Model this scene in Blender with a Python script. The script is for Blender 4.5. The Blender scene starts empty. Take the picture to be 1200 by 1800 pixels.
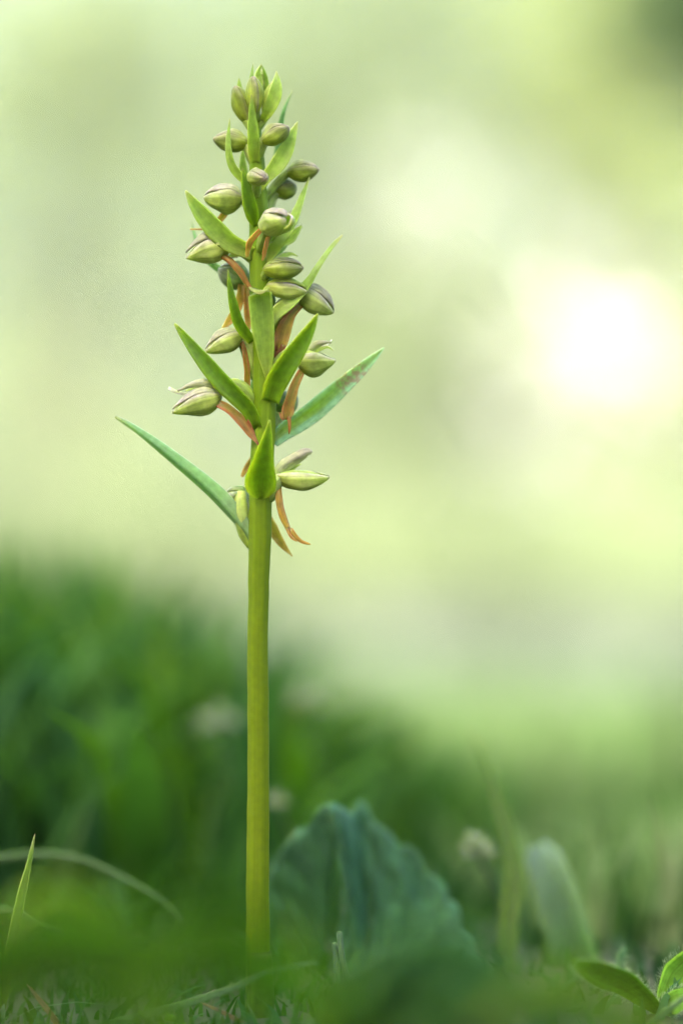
import bpy, math, random
import numpy as np
from mathutils import Vector

random.seed(7)
rng = np.random.default_rng(11)
scene = bpy.context.scene

# ------------------------------------------------------------------ camera
CAM = Vector((0.0, -0.5, 0.07))
PITCH = math.atan(190 * 1e-4 / 0.5)
cd = bpy.data.cameras.new('camera')
cam = bpy.data.objects.new('camera', cd)
scene.collection.objects.link(cam)
cam.location = CAM
cam.rotation_euler = (math.pi / 2 + PITCH, 0, 0)
cd.sensor_fit = 'VERTICAL'
cd.sensor_height = 36.0
cd.sensor_width = 24.0
cd.lens = 100.0
cd.clip_start = 0.01
cd.clip_end = 3000.0
cd.dof.use_dof = True
cd.dof.focus_distance = 0.4985
cd.dof.aperture_fstop = 4.0
cd.dof.aperture_blades = 0
scene.camera = cam

# ------------------------------------------------------------------ light
SUN_EL = math.radians(40)
SUN_AZ = math.radians(210)          # clockwise from +Y: behind the viewer, to the left
SUN_DIR = Vector((math.sin(SUN_AZ) * math.cos(SUN_EL), math.cos(SUN_AZ) * math.cos(SUN_EL), math.sin(SUN_EL)))
world = bpy.data.worlds.new('World')
scene.world = world
world.use_nodes = True
wn = world.node_tree
sky = wn.nodes.new('ShaderNodeTexSky')
sky.sky_type = 'NISHITA'
sky.sun_disc = False
sky.sun_elevation = SUN_EL
sky.sun_rotation = SUN_AZ
sky.dust_density = 8.0
sky.air_density = 1.0
wn.links.new(sky.outputs[0], wn.nodes['Background'].inputs[0])
wn.nodes['Background'].inputs[1].default_value = 0.14
sd = bpy.data.lights.new('sun', 'SUN')
sd.energy = 4.0
sd.angle = math.radians(0.5)
sd.color = (1.0, 0.965, 0.90)
sun = bpy.data.objects.new('sun', sd)
scene.collection.objects.link(sun)
sun.rotation_euler = SUN_DIR.to_track_quat('Z', 'Y').to_euler()
sun.location = (0, 0, 30)

scene.view_settings.view_transform = 'Standard'
scene.view_settings.look = 'None'
scene.view_settings.gamma = 1.0
scene.view_settings.use_curve_mapping = False
scene.view_settings.exposure = 2.62
scene.render.engine = 'CYCLES'
scene.cycles.use_denoising = True
scene.cycles.denoiser = 'OPENIMAGEDENOISE'
scene.cycles.max_bounces = 6
scene.cycles.diffuse_bounces = 3
scene.cycles.sample_clamp_indirect = 6.0
scene.cycles.use_adaptive_sampling = False

# ------------------------------------------------------------------ helpers
F_ = Vector((0, math.cos(PITCH), math.sin(PITCH)))
U_ = Vector((0, -math.sin(PITCH), math.cos(PITCH)))
R_ = Vector((1, 0, 0))


def P(px, py, d=0.0):
    """point d millimetres behind the plant's plane, seen at the given place of the 1200x1800 frame"""
    v = F_ * 0.5 + R_ * ((px - 600) * 1e-4) + U_ * ((900 - py) * 1e-4)
    t = (d * 1e-3 - CAM.y) / v.y
    return CAM + v * t


def PX(px, d=0.0):
    """millimetre-true size of px pixels at depth d"""
    return px * 1e-4 * (0.5 + d * 1e-3) / 0.5


def link(o, parent=None):
    scene.collection.objects.link(o)
    if parent is not None:
        o.parent = parent
    return o


def tag(o, label=None, cat=None, group=None, kind=None):
    if label: o['label'] = label
    if cat: o['category'] = cat
    if group: o['group'] = group
    if kind: o['kind'] = kind
    return o


def empty(name, loc):
    o = bpy.data.objects.new(name, None)
    o.empty_display_size = 0.01
    o.location = loc
    return link(o)


class MB:
    """collects vertices, faces and uv, then becomes ONE mesh object"""
    def __init__(self):
        self.v, self.f, self.uv = [], [], []

    def grid(self, rows, uvs, close=False):
        """rows: list of equal-length lists of points; faces between neighbours"""
        b = len(self.v)
        n = len(rows[0])
        for r, q in zip(rows, uvs):
            self.v.extend([tuple(p) for p in r])
            self.uv.extend(q)
        for i in range(len(rows) - 1):
            for j in range(n if close else n - 1):
                k = (j + 1) % n
                self.f.append((b + i * n + j, b + i * n + k, b + (i + 1) * n + k, b + (i + 1) * n + j))
        return b

    def build(self, name, mat, parent=None, origin=None, smooth=True):
        me = bpy.data.meshes.new(name)
        v = np.array(self.v, dtype=float)
        o0 = Vector((0, 0, 0))
        if parent is not None:
            p = parent
            while p is not None:
                o0 = o0 + p.location
                p = p.parent
        v = v - np.array(o0)
        if origin is not None:
            v = v - np.array(origin)
        me.from_pydata(v.tolist(), [], self.f)
        if self.uv:
            uvl = me.uv_layers.new(name='uv')
            idx = np.zeros(len(me.loops), dtype=np.int32)
            me.loops.foreach_get('vertex_index', idx)
            arr = np.array(self.uv, dtype=np.float32)[idx]
            uvl.data.foreach_set('uv', arr.ravel())
        if smooth:
            me.polygons.foreach_set('use_smooth', np.ones(len(me.polygons), dtype=bool))
        me.materials.append(mat)
        me.update()
        o = bpy.data.objects.new(name, me)
        if origin is not None:
            o.location = origin
        return link(o, parent)


def spline(pts, n):
    """Catmull-Rom through pts, n samples; pts may be tuples of any length"""
    a = np.array([tuple(p) for p in pts], dtype=float)
    if len(a) == 2:
        t = np.linspace(0, 1, n)[:, None]
        return a[0] * (1 - t) + a[1] * t
    e = np.vstack([2 * a[0] - a[1], a, 2 * a[-1] - a[-2]])
    seg = np.linalg.norm(np.diff(a, axis=0), axis=1)
    cum = np.concatenate([[0], np.cumsum(seg)]) / seg.sum()
    out = []
    for s in np.linspace(0, 1, n):
        i = min(np.searchsorted(cum, s, side='right') - 1, len(a) - 2)
        t = (s - cum[i]) / (cum[i + 1] - cum[i])
        p0, p1, p2, p3 = e[i], e[i + 1], e[i + 2], e[i + 3]
        out.append(0.5 * ((2 * p1) + (-p0 + p2) * t + (2 * p0 - 5 * p1 + 4 * p2 - p3) * t * t + (-p0 + 3 * p1 - 3 * p2 + p3) * t ** 3))
    return np.array(out)


VIEW = np.array((0.0, 1.0, 0.0))


def unit(v):
    return v / (np.linalg.norm(v) + 1e-12)


def ribbon(mb, pts, wid, roll=(0, 0), cup=0.12, keel=0.0, thick=0.0003, n=22, nc=8, wave=0.0, side=None, seed=0):
    """a leaf-like blade with thickness along pts; wid = [(u, width in m)], roll in degrees turns it about its length"""
    c = spline(pts, n)
    us = np.linspace(0, 1, n)
    wu = np.array([p[0] for p in wid]); ww = np.array([p[1] for p in wid])
    # smooth width
    w = np.interp(us, wu, ww)
    w[1:-1] = 0.25 * w[:-2] + 0.5 * w[1:-1] + 0.25 * w[2:]
    T = np.gradient(c, axis=0)
    top, bot, uvt, uvb = [], [], [], []
    rr = np.random.default_rng(seed)
    ph = rr.uniform(0, 6.28)
    for i in range(n):
        t = unit(T[i])
        if side is None:
            s0 = unit(np.cross(t, VIEW)); d0 = unit(np.cross(s0, t))
            a = math.radians(roll[0] + (roll[1] - roll[0]) * us[i])
            s = s0 * math.cos(a) + d0 * math.sin(a)
        else:
            s = unit(np.array(side) - t * np.dot(side, t))
        nn = unit(np.cross(t, s))
        r1, r2, q1, q2 = [], [], [], []
        for j in range(nc + 1):
            x = -1 + 2 * j / nc
            off = cup * w[i] * x * x + keel * w[i] * abs(x)
            if wave:
                off += wave * w[i] * (x * x) * math.sin(us[i] * 17 + ph + (1.3 if x > 0 else 0))
            p = c[i] + s * (x * w[i] * 0.5) + nn * off
            th = thick * (0.35 + 0.65 * (1 - x * x)) * (0.4 + 0.6 * min(1, 4 * (1 - us[i])))
            r1.append(p + nn * th * 0.5); r2.append(p - nn * th * 0.5)
            q1.append((us[i], j / nc)); q2.append((us[i], j / nc))
        top.append(r1 + r2[::-1]); uvt.append(q1 + q2[::-1])
    b = mb.grid(top, uvt, close=True)
    m = 2 * (nc + 1)
    mb.f.append(tuple(b + k for k in range(m))[::-1])
    mb.f.append(tuple(b + (n - 1) * m + k for k in range(m)))
    return mb


def tube(mb, pts, rad, n=16, ns=12, ribs=0, rib=0.08, twist=0.0, flat=1.0):
    c = spline(pts, n)
    us = np.linspace(0, 1, n)
    r = np.interp(us, np.linspace(0, 1, len(rad)), rad) if not isinstance(rad[0], tuple) else np.interp(us, [q[0] for q in rad], [q[1] for q in rad])
    T = np.gradient(c, axis=0)
    rows, uvs = [], []
    for i in range(n):
        t = unit(T[i])
        s = np.cross(t, VIEW)
        if np.linalg.norm(s) < 1e-3:
            s = np.array((1.0, 0, 0))
        s = unit(s); d = unit(np.cross(s, t))
        row, q = [], []
        for j in range(ns):
            a = 2 * math.pi * j / ns
            k = 1 + (rib * math.cos(ribs * a + twist * us[i]) if ribs else 0)
            row.append(c[i] + (s * math.cos(a) + d * math.sin(a) * flat) * r[i] * k)
            q.append((us[i], j / ns))
        rows.append(row); uvs.append(q)
    b = mb.grid(rows, uvs, close=True)
    mb.f.append(tuple(b + k for k in range(ns))[::-1])
    mb.f.append(tuple(b + (n - 1) * ns + k for k in range(ns)))
    return mb


# ------------------------------------------------------------------ materials
def nodes(name):
    m = bpy.data.materials.new(name)
    m.use_nodes = True
    nt = m.node_tree
    return m, nt, nt.nodes['Principled BSDF']


def N(nt, kind, **kw):
    n = nt.nodes.new(kind)
    for k, v in kw.items():
        if isinstance(k, str) and hasattr(n, k):
            setattr(n, k, v)
        else:
            n.inputs[k].default_value = v
    return n


def ramp(nt, stops, interp='LINEAR'):
    r = nt.nodes.new('ShaderNodeValToRGB')
    r.color_ramp.interpolation = interp
    el = r.color_ramp.elements
    el[0].position, el[0].color = stops[0][0], (*stops[0][1], 1)
    el[1].position, el[1].color = stops[-1][0], (*stops[-1][1], 1)
    for p, c in stops[1:-1]:
        e = el.new(p); e.color = (*c, 1)
    return r


def mixc(nt, a, b, fac, mode='MIX'):
    m = nt.nodes.new('ShaderNodeMix')
    m.data_type = 'RGBA'; m.blend_type = mode
    for sock, val in ((m.inputs[0], fac), (m.inputs[6], a), (m.inputs[7], b)):
        if hasattr(val, 'is_output'):
            nt.links.new(val, sock)
        elif isinstance(val, (int, float)):
            sock.default_value = val
        else:
            sock.default_value = (*val, 1)
    return m.outputs[2]


def plant_mat(name, along, across=None, afac=0.0, veins=9, vein_amt=0.16, sss=0.0013, rough=0.45, spec=0.25, speck=None, patch=None, mottled=0.25):
    """tissue: pigment along the length (ramp), margin tint across, parallel veins, fine cell relief, subsurface light"""
    m, nt, bs = nodes(name)
    L = nt.links.new
    uv = N(nt, 'ShaderNodeUVMap', uv_map='uv')
    sep = N(nt, 'ShaderNodeSeparateXYZ'); L(uv.outputs[0], sep.inputs[0])
    tc = N(nt, 'ShaderNodeTexCoord')
    r = ramp(nt, along); L(sep.outputs[0], r.inputs[0])
    col = r.outputs[0]
    n1 = N(nt, 'ShaderNodeTexNoise'); n1.inputs['Scale'].default_value = 320; n1.inputs['Detail'].default_value = 4
    L(tc.outputs['Object'], n1.inputs['Vector'])
    if across is not None:
        r2 = ramp(nt, across); L(sep.outputs[1], r2.inputs[0])
        # alpha of margin tint, broken by noise
        f = N(nt, 'ShaderNodeMath', operation='MULTIPLY'); f.inputs[1].default_value = afac * 1.7
        L(n1.outputs[0], f.inputs[0])
        g = N(nt, 'ShaderNodeRGBToBW')
        rb = ramp(nt, [(p, (a, a, a)) for p, c, a in patch]) if patch else None
        if rb:
            L(sep.outputs[1], rb.inputs[0]); L(rb.outputs[0], g.inputs[0])
            h = N(nt, 'ShaderNodeMath', operation='MULTIPLY'); L(f.outputs[0], h.inputs[0]); L(g.outputs[0], h.inputs[1])
            h.use_clamp = True
            col = mixc(nt, col, r2.outputs[0], h.outputs[0])
        else:
            col = mixc(nt, col, r2.outputs[0], f.outputs[0])
    # veins
    cmb = N(nt, 'ShaderNodeCombineXYZ')
    mu = N(nt, 'ShaderNodeMath', operation='MULTIPLY'); mu.inputs[1].default_value = veins
    L(sep.outputs[1], mu.inputs[0]); L(mu.outputs[0], cmb.inputs[1])
    mu2 = N(nt, 'ShaderNodeMath', operation='MULTIPLY'); mu2.inputs[1].default_value = 1.2
    L(sep.outputs[0], mu2.inputs[0]); L(mu2.outputs[0], cmb.inputs[0])
    nv = N(nt, 'ShaderNodeTexNoise'); nv.inputs['Scale'].default_value = 1.0; nv.inputs['Detail'].default_value = 3
    L(cmb.outputs[0], nv.inputs['Vector'])
    rv = ramp(nt, [(0.3, (1 - vein_amt * 1.6,) * 3), (0.5, (1, 1, 1)), (0.72, (1 + vein_amt,) * 3)])
    L(nv.outputs[0], rv.inputs[0])
    col = mixc(nt, col, rv.outputs[0], 1.0, 'MULTIPLY')
    # mottling
    n2 = N(nt, 'ShaderNodeTexNoise'); n2.inputs['Scale'].default_value = 900; n2.inputs['Detail'].default_value = 5
    L(tc.outputs['Object'], n2.inputs['Vector'])
    rm = ramp(nt, [(0.3, (1 - mottled,) * 3), (0.7, (1 + mottled * 0.6,) * 3)]); L(n2.outputs[0], rm.inputs[0])
    col = mixc(nt, col, rm.outputs[0], 1.0, 'MULTIPLY')
    if speck:
        vo = N(nt, 'ShaderNodeTexNoise'); vo.inputs['Scale'].default_value = speck[1]; vo.inputs['Detail'].default_value = 2
        L(tc.outputs['Object'], vo.inputs['Vector'])
        rs = ramp(nt, [(speck[2], (0, 0, 0)), (speck[2] + 0.18, (1, 1, 1))]); L(vo.outputs[0], rs.inputs[0])
        if len(speck) > 3:      # only along part of the length
            rz = ramp(nt, [(speck[3] - 0.06, (0, 0, 0)), (speck[3], (1, 1, 1)), (speck[4], (1, 1, 1)), (speck[4] + 0.06, (0, 0, 0))])
            L(sep.outputs[0], rz.inputs[0])
            k = mixc(nt, rs.outputs[0], rz.outputs[0], 1.0, 'MULTIPLY')
        else:
            k = rs.outputs[0]
        kb = N(nt, 'ShaderNodeRGBToBW'); L(k, kb.inputs[0])
        kk = N(nt, 'ShaderNodeMath', operation='MULTIPLY'); kk.inputs[1].default_value = 0.8; L(kb.outputs[0], kk.inputs[0])
        col = mixc(nt, col, speck[0], kk.outputs[0])
    oi = N(nt, 'ShaderNodeObjectInfo')
    ro = ramp(nt, [(0, (0.86, 0.90, 0.75)), (0.5, (1.0, 1.0, 1.0)), (1, (1.14, 1.10, 1.2))]); L(oi.outputs['Random'], ro.inputs[0])
    col = mixc(nt, col, ro.outputs[0], 1.0, 'MULTIPLY')
    L(col, bs.inputs['Base Color'])
    bs.inputs['Roughness'].default_value = rough
    bs.inputs['Specular IOR Level'].default_value = spec
    if sss:
        bs.inputs['Subsurface Weight'].default_value = 1.0
        bs.inputs['Subsurface Radius'].default_value = (1.0, 1.15, 0.45)
        bs.inputs['Subsurface Scale'].default_value = sss
    bmp = N(nt, 'ShaderNodeBump'); bmp.inputs['Strength'].default_value = 0.35; bmp.inputs['Distance'].default_value = 0.00012
    hs = N(nt, 'ShaderNodeMath', operation='ADD'); L(nv.outputs[0], hs.inputs[0]); L(n2.outputs[0], hs.inputs[1])
    L(hs.outputs[0], bmp.inputs['Height']); L(bmp.outputs[0], bs.inputs['Normal'])
    return m


def blade_mat(name, cols, trans=0.45, rough=0.5, scale=30.0, tint=(1.2, 1.2, 0.6)):
    """grass and tree leaves: thin blades, each with its own tone (random per island), light shining through"""
    m, nt, bs = nodes(name)
    L = nt.links.new
    g = N(nt, 'ShaderNodeNewGeometry')
    r = ramp(nt, [(i / (len(cols) - 1), c) for i, c in enumerate(cols)])
    L(g.outputs['Random Per Island'], r.inputs[0])
    tc = N(nt, 'ShaderNodeTexCoord')
    n1 = N(nt, 'ShaderNodeTexNoise'); n1.inputs['Scale'].default_value = scale; n1.inputs['Detail'].default_value = 3
    L(tc.outputs['Object'], n1.inputs['Vector'])
    rm = ramp(nt, [(0.3, (0.72,) * 3), (0.7, (1.2,) * 3)]); L(n1.outputs[0], rm.inputs[0])
    col = mixc(nt, r.outputs[0], rm.outputs[0], 1.0, 'MULTIPLY')
    L(col, bs.inputs['Base Color'])
    bs.inputs['Roughness'].default_value = rough
    bs.inputs['Specular IOR Level'].default_value = 0.12
    tr = N(nt, 'ShaderNodeBsdfTranslucent')
    hue = mixc(nt, col, tint, 1.0, 'MULTIPLY')
    L(hue, tr.inputs[0])
    mx = N(nt, 'ShaderNodeMixShader'); mx.inputs[0].default_value = trans
    L(bs.outputs[0], mx.inputs[1]); L(tr.outputs[0], mx.inputs[2])
    L(mx.outputs[0], nt.nodes['Material Output'].inputs[0])
    return m


def simple_mat(name, c1, c2, scale, rough=0.85, bump=0.4, dist=0.002):
    m, nt, bs = nodes(name)
    L = nt.links.new
    tc = N(nt, 'ShaderNodeTexCoord')
    n1 = N(nt, 'ShaderNodeTexNoise'); n1.inputs['Scale'].default_value = scale; n1.inputs['Detail'].default_value = 8
    L(tc.outputs['Object'], n1.inputs['Vector'])
    r = ramp(nt, [(0.35, c1), (0.65, c2)]); L(n1.outputs[0], r.inputs[0])
    L(r.outputs[0], bs.inputs['Base Color'])
    bs.inputs['Roughness'].default_value = rough
    b = N(nt, 'ShaderNodeBump'); b.inputs['Strength'].default_value = bump; b.inputs['Distance'].default_value = dist
    L(n1.outputs[0], b.inputs['Height']); L(b.outputs[0], bs.inputs['Normal'])
    return m


G = (0.17, 0.30, 0.035)
M_stem = plant_mat('stem_tissue', [(0, (0.114, 0.157, 0.0048)), (0.5, (0.114, 0.176, 0.0056)), (0.62, (0.132, 0.216, 0.0096)), (1, (0.151, 0.255, 0.0160))], veins=26, vein_amt=0.09, sss=0.0015, rough=0.5, spec=0.1, mottled=0.08, speck=((0.08, 0.10, 0.03), 700, 0.76))
M_bract = plant_mat('bract_green', [(0, (0.2288, 0.3060, 0.0484)), (0.3, (0.1665, 0.2660, 0.0363)), (0.85, (0.1507, 0.2567, 0.0423)), (1, (0.1562, 0.1674, 0.0484))], veins=12, vein_amt=0.12)
M_bract_shaded = plant_mat('bract_shaded_green', [(0, (0.1008, 0.1872, 0.0070)), (0.3, (0.0612, 0.1440, 0.0042)), (0.9, (0.0612, 0.1440, 0.0056)), (1, (0.0720, 0.1080, 0.0140))], veins=10, vein_amt=0.10)  # darker copy of the bract green, front shade put into the colour
M_bract_blue = plant_mat('bract_glaucous', [(0, (0.1445, 0.2465, 0.0765)), (0.4, (0.1105, 0.2465, 0.1020)), (0.9, (0.1020, 0.2380, 0.1105)), (1, (0.1190, 0.1445, 0.0425))], veins=8, vein_amt=0.12)
M_bract_stained = plant_mat('bract_stained', [(0, (0.1640, 0.2624, 0.0492)), (0.35, (0.1476, 0.2788, 0.0205)), (0.7, (0.1148, 0.2378, 0.0820)), (1, (0.0820, 0.1640, 0.0574))],
                            across=[(0, (0.13, 0.30, 0.16)), (1, (0.13, 0.30, 0.16))], afac=1.3, patch=[(0.0, 0, 1.0), (0.25, 0, 0.9), (0.4, 0, 0.1), (0.65, 0, 0.0), (0.8, 0, 0.5), (1.0, 0, 1.0)],
                            veins=14, speck=((0.12, 0.07, 0.065), 1100, 0.42, 0.62, 0.80))
PUR = (0.30, 0.31, 0.25)  # purplish margin with some grey of the sky mixed into the colour
M_sepal = plant_mat('sepal_green', [(0, (0.305, 0.409, 0.0520)), (0.5, (0.305, 0.433, 0.0910)), (0.93, (0.281, 0.398, 0.0780)), (1, (0.220, 0.234, 0.1040))],
                    across=[(0, (0.33, 0.40, 0.13)), (0.2, (0.3, 0.4, 0.10)), (0.8, (0.33, 0.33, 0.22)), (1, PUR)], afac=1.0,
                    patch=[(0.0, 0, 0.2), (0.4, 0, 0.0), (0.72, 0, 0.15), (0.9, 0, 0.9), (1.0, 0, 1.0)], veins=11, vein_amt=0.24, sss=0.0015)
M_dorsal = plant_mat('sepal_purple', [(0, (0.294, 0.388, 0.1233)), (0.3, (0.314, 0.345, 0.2056)), (0.8, (0.265, 0.259, 0.2056)), (1, (0.225, 0.215, 0.1727))], veins=9, vein_amt=0.2, sss=0.0007)  # purple pigment and the grey skylight on upper sides in one colour
M_bud = plant_mat('bud_green', [(0, (0.295, 0.381, 0.0260)), (0.6, (0.212, 0.302, 0.0390)), (0.92, (0.177, 0.224, 0.0650)), (1, (0.153, 0.123, 0.0780))],
                  across=[(0, (0.2, 0.28, 0.04)), (1, (0.26, 0.22, 0.20))], afac=0.75, patch=[(0.0, 0, 0.0), (0.6, 0, 0.0), (0.85, 0, 0.7), (1.0, 0, 0.9)], veins=10, vein_amt=0.25, sss=0.0014)
M_budtop = plant_mat('bud_purple', [(0, (0.254, 0.363, 0.0486)), (0.35, (0.234, 0.296, 0.0972)), (0.9, (0.215, 0.209, 0.1458)), (1, (0.136, 0.121, 0.0972))], veins=9, vein_amt=0.2, sss=0.0008)  # bud tops: real purple tinge plus sky grey put into the colour
M_bluesepal = plant_mat('sepal_glaucous', [(0, (0.2, 0.32, 0.06)), (0.5, (0.19, 0.31, 0.10)), (1, (0.24, 0.27, 0.19))], veins=10, vein_amt=0.35, sss=0.0008)
M_lip = plant_mat('lip_brown', [(0, (0.1980, 0.1421, 0.0191)), (0.25, (0.2097, 0.1193, 0.0268)), (0.65, (0.2034, 0.0859, 0.0229)), (1, (0.1872, 0.0562, 0.0191))],
                  across=[(0, (0.24, 0.06, 0.025)), (1, (0.24, 0.06, 0.025))], afac=2.0, patch=[(0.0, 0, 1.0), (0.2, 0, 0.6), (0.45, 0, 0.0), (0.6, 0, 0.0), (0.8, 0, 0.45), (1.0, 0, 1.0)],
                  veins=9, vein_amt=0.3, sss=0.0012)
M_lipgold = plant_mat('lip_ochre', [(0, (0.2529, 0.1952, 0.0280)), (0.4, (0.2808, 0.1550, 0.0252)), (1, (0.2808, 0.1435, 0.0280))],
                      across=[(0, (0.25, 0.07, 0.03)), (1, (0.25, 0.07, 0.03))], afac=1.3, patch=[(0.0, 0, 1.0), (0.16, 0, 0.2), (0.5, 0, 0.0), (0.8, 0, 0.3), (1.0, 0, 1.0)], veins=7, vein_amt=0.25, sss=0.0012)
M_ovary = plant_mat('ovary_tissue', [(0, (0.202, 0.316, 0.0350)), (0.6, (0.276, 0.377, 0.0980)), (1, (0.267, 0.367, 0.0840))], veins=12, vein_amt=0.15, sss=0.001)
M_pale = plant_mat('petal_pale', [(0, (0.50, 0.55, 0.40)), (1, (0.62, 0.64, 0.58))], veins=10, vein_amt=0.15, sss=0.0008)
M_gblade = plant_mat('grass_blade_tissue', [(0, (0.0344, 0.0648, 0.0099)), (0.9, (0.0400, 0.0792, 0.0149)), (0.965, (0.0792, 0.0992, 0.0298)), (1, (0.0296, 0.0152, 0.0149))], veins=14, vein_amt=0.2, rough=0.45, spec=0.06)
M_gpale = plant_mat('grass_blade_pale', [(0, (0.0296, 0.0592, 0.0223)), (1, (0.0368, 0.0696, 0.0347))], veins=12, vein_amt=0.2, spec=0.06)
M_gblue = plant_mat('broad_blade_glaucous', [(0, (0.0285, 0.0675, 0.0253)), (0.5, (0.0398, 0.0840, 0.0478)), (1, (0.0840, 0.1410, 0.1125))], veins=12, vein_amt=0.15, spec=0.06)
M_straw = plant_mat('dry_straw', [(0, (0.13, 0.10, 0.06)), (1, (0.17, 0.13, 0.08))], veins=8, vein_amt=0.2, sss=0.0004, rough=0.6, spec=0.06)
M_broad = plant_mat('broad_leaf_tissue', [(0, (0.0221, 0.0739, 0.0229)), (0.6, (0.0272, 0.0875, 0.0357)), (0.96, (0.0340, 0.1011, 0.0485)), (1, (0.0450, 0.1241, 0.0618))], veins=22, vein_amt=0.22, sss=0.0008, rough=0.55, spec=0.06)
M_herb = plant_mat('herb_leaf_tissue', [(0, (0.1148, 0.2295, 0.0229)), (0.5, (0.0918, 0.2185, 0.0229)), (1, (0.0978, 0.2185, 0.0344))], veins=16, vein_amt=0.25, sss=0.0008, rough=0.6, spec=0.06)
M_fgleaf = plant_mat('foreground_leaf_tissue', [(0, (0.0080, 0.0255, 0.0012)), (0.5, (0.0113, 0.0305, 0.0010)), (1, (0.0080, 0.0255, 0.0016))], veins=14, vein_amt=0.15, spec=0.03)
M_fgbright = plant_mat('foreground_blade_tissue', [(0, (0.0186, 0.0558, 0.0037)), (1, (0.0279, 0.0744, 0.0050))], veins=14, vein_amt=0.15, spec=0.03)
M_hair = plant_mat('leaf_hair', [(0, (0.16, 0.28, 0.10)), (1, (0.26, 0.36, 0.2))], veins=2, vein_amt=0.02, sss=0.0, rough=0.6)
M_white = plant_mat('pale_petal', [(0, (0.10, 0.15, 0.08)), (1, (0.17, 0.21, 0.15))], veins=6, vein_amt=0.1, sss=0.0008, rough=0.6, spec=0.06)

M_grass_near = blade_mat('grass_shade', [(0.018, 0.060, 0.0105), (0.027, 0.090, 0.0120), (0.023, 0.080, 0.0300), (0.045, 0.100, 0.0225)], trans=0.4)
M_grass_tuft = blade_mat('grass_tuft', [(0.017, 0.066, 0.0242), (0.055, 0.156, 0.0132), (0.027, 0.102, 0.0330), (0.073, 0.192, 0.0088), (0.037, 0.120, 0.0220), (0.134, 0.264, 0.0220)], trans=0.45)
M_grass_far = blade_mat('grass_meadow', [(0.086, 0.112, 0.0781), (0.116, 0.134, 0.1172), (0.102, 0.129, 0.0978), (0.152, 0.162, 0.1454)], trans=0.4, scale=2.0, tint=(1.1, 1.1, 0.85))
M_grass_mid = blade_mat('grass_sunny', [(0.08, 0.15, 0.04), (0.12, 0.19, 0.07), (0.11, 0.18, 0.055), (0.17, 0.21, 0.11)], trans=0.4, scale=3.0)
M_grass_lit = blade_mat('grass_pale_sunlit', [(0.093, 0.187, 0.0495), (0.140, 0.231, 0.0792), (0.112, 0.209, 0.0594), (0.187, 0.242, 0.1188)], trans=0.45)  # pale colour also carries the sunlight wanted on the right-hand grass
M_soil = simple_mat('soil_and_thatch', (0.03, 0.035, 0.012), (0.07, 0.075, 0.03), 60)
M_bark = simple_mat('bark', (0.10, 0.085, 0.065), (0.24, 0.21, 0.17), 9, dist=0.02)

# ------------------------------------------------------------------ the ground
def ground_z(x, y):
    """gentle meadow: a low swell near the plant, then a long slope up behind"""
    base = 0.0035 * np.sin(x * 21 + 1.0) * np.sin(y * 17 + 0.4) * np.exp(-(x * x + y * y) / 4.0)
    return base - 0.012 * np.clip((x - 0.03) / 0.12, 0, 1) * np.clip((y - 0.05) / 0.3, 0, 1) * np.exp(-(y / 6) ** 2)


def axis_pts(lim):
    a = np.concatenate([np.linspace(0, 1.2, 49), np.geomspace(1.3, lim, 40)])
    return np.concatenate([-a[:0:-1], a])


gx, gy = axis_pts(1500.0), axis_pts(1500.0)
XX, YY = np.meshgrid(gx, gy)
ZZ = ground_z(XX, YY)
gm = bpy.data.meshes.new('ground')
nx, ny = len(gx), len(gy)
ii = np.arange(nx * ny).reshape(ny, nx)
gm.from_pydata(np.stack([XX.ravel(), YY.ravel(), ZZ.ravel()], 1).tolist(), [],
               np.stack([ii[:-1, :-1].ravel(), ii[:-1, 1:].ravel(), ii[1:, 1:].ravel(), ii[1:, :-1].ravel()], 1).tolist())
gm.polygons.foreach_set('use_smooth', np.ones(len(gm.polygons), dtype=bool))
mg, ntg, bsg = nodes('meadow_ground')
_tc = N(ntg, 'ShaderNodeTexCoord')
_n = N(ntg, 'ShaderNodeTexNoise'); _n.inputs['Scale'].default_value = 55; _n.inputs['Detail'].default_value = 8
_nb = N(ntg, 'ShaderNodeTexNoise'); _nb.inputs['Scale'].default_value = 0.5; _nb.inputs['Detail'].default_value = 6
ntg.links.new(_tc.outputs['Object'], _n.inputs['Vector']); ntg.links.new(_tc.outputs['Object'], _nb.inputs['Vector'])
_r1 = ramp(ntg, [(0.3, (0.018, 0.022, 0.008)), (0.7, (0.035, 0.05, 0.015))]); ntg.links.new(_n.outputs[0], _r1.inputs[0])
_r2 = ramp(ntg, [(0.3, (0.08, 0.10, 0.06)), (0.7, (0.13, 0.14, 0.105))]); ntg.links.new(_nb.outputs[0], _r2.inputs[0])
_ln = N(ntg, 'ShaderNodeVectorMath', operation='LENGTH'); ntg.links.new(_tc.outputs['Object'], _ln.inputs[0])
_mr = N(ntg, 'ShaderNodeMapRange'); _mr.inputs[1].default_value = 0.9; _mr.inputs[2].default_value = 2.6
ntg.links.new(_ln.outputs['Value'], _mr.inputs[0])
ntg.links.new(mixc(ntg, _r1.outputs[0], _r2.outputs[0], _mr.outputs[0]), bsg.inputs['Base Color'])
bsg.inputs['Roughness'].default_value = 0.95
gm.materials.append(mg)
ground = link(bpy.data.objects.new('ground', gm))
tag(ground, kind='structure', label='mossy soil and meadow ground under the grass')


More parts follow.
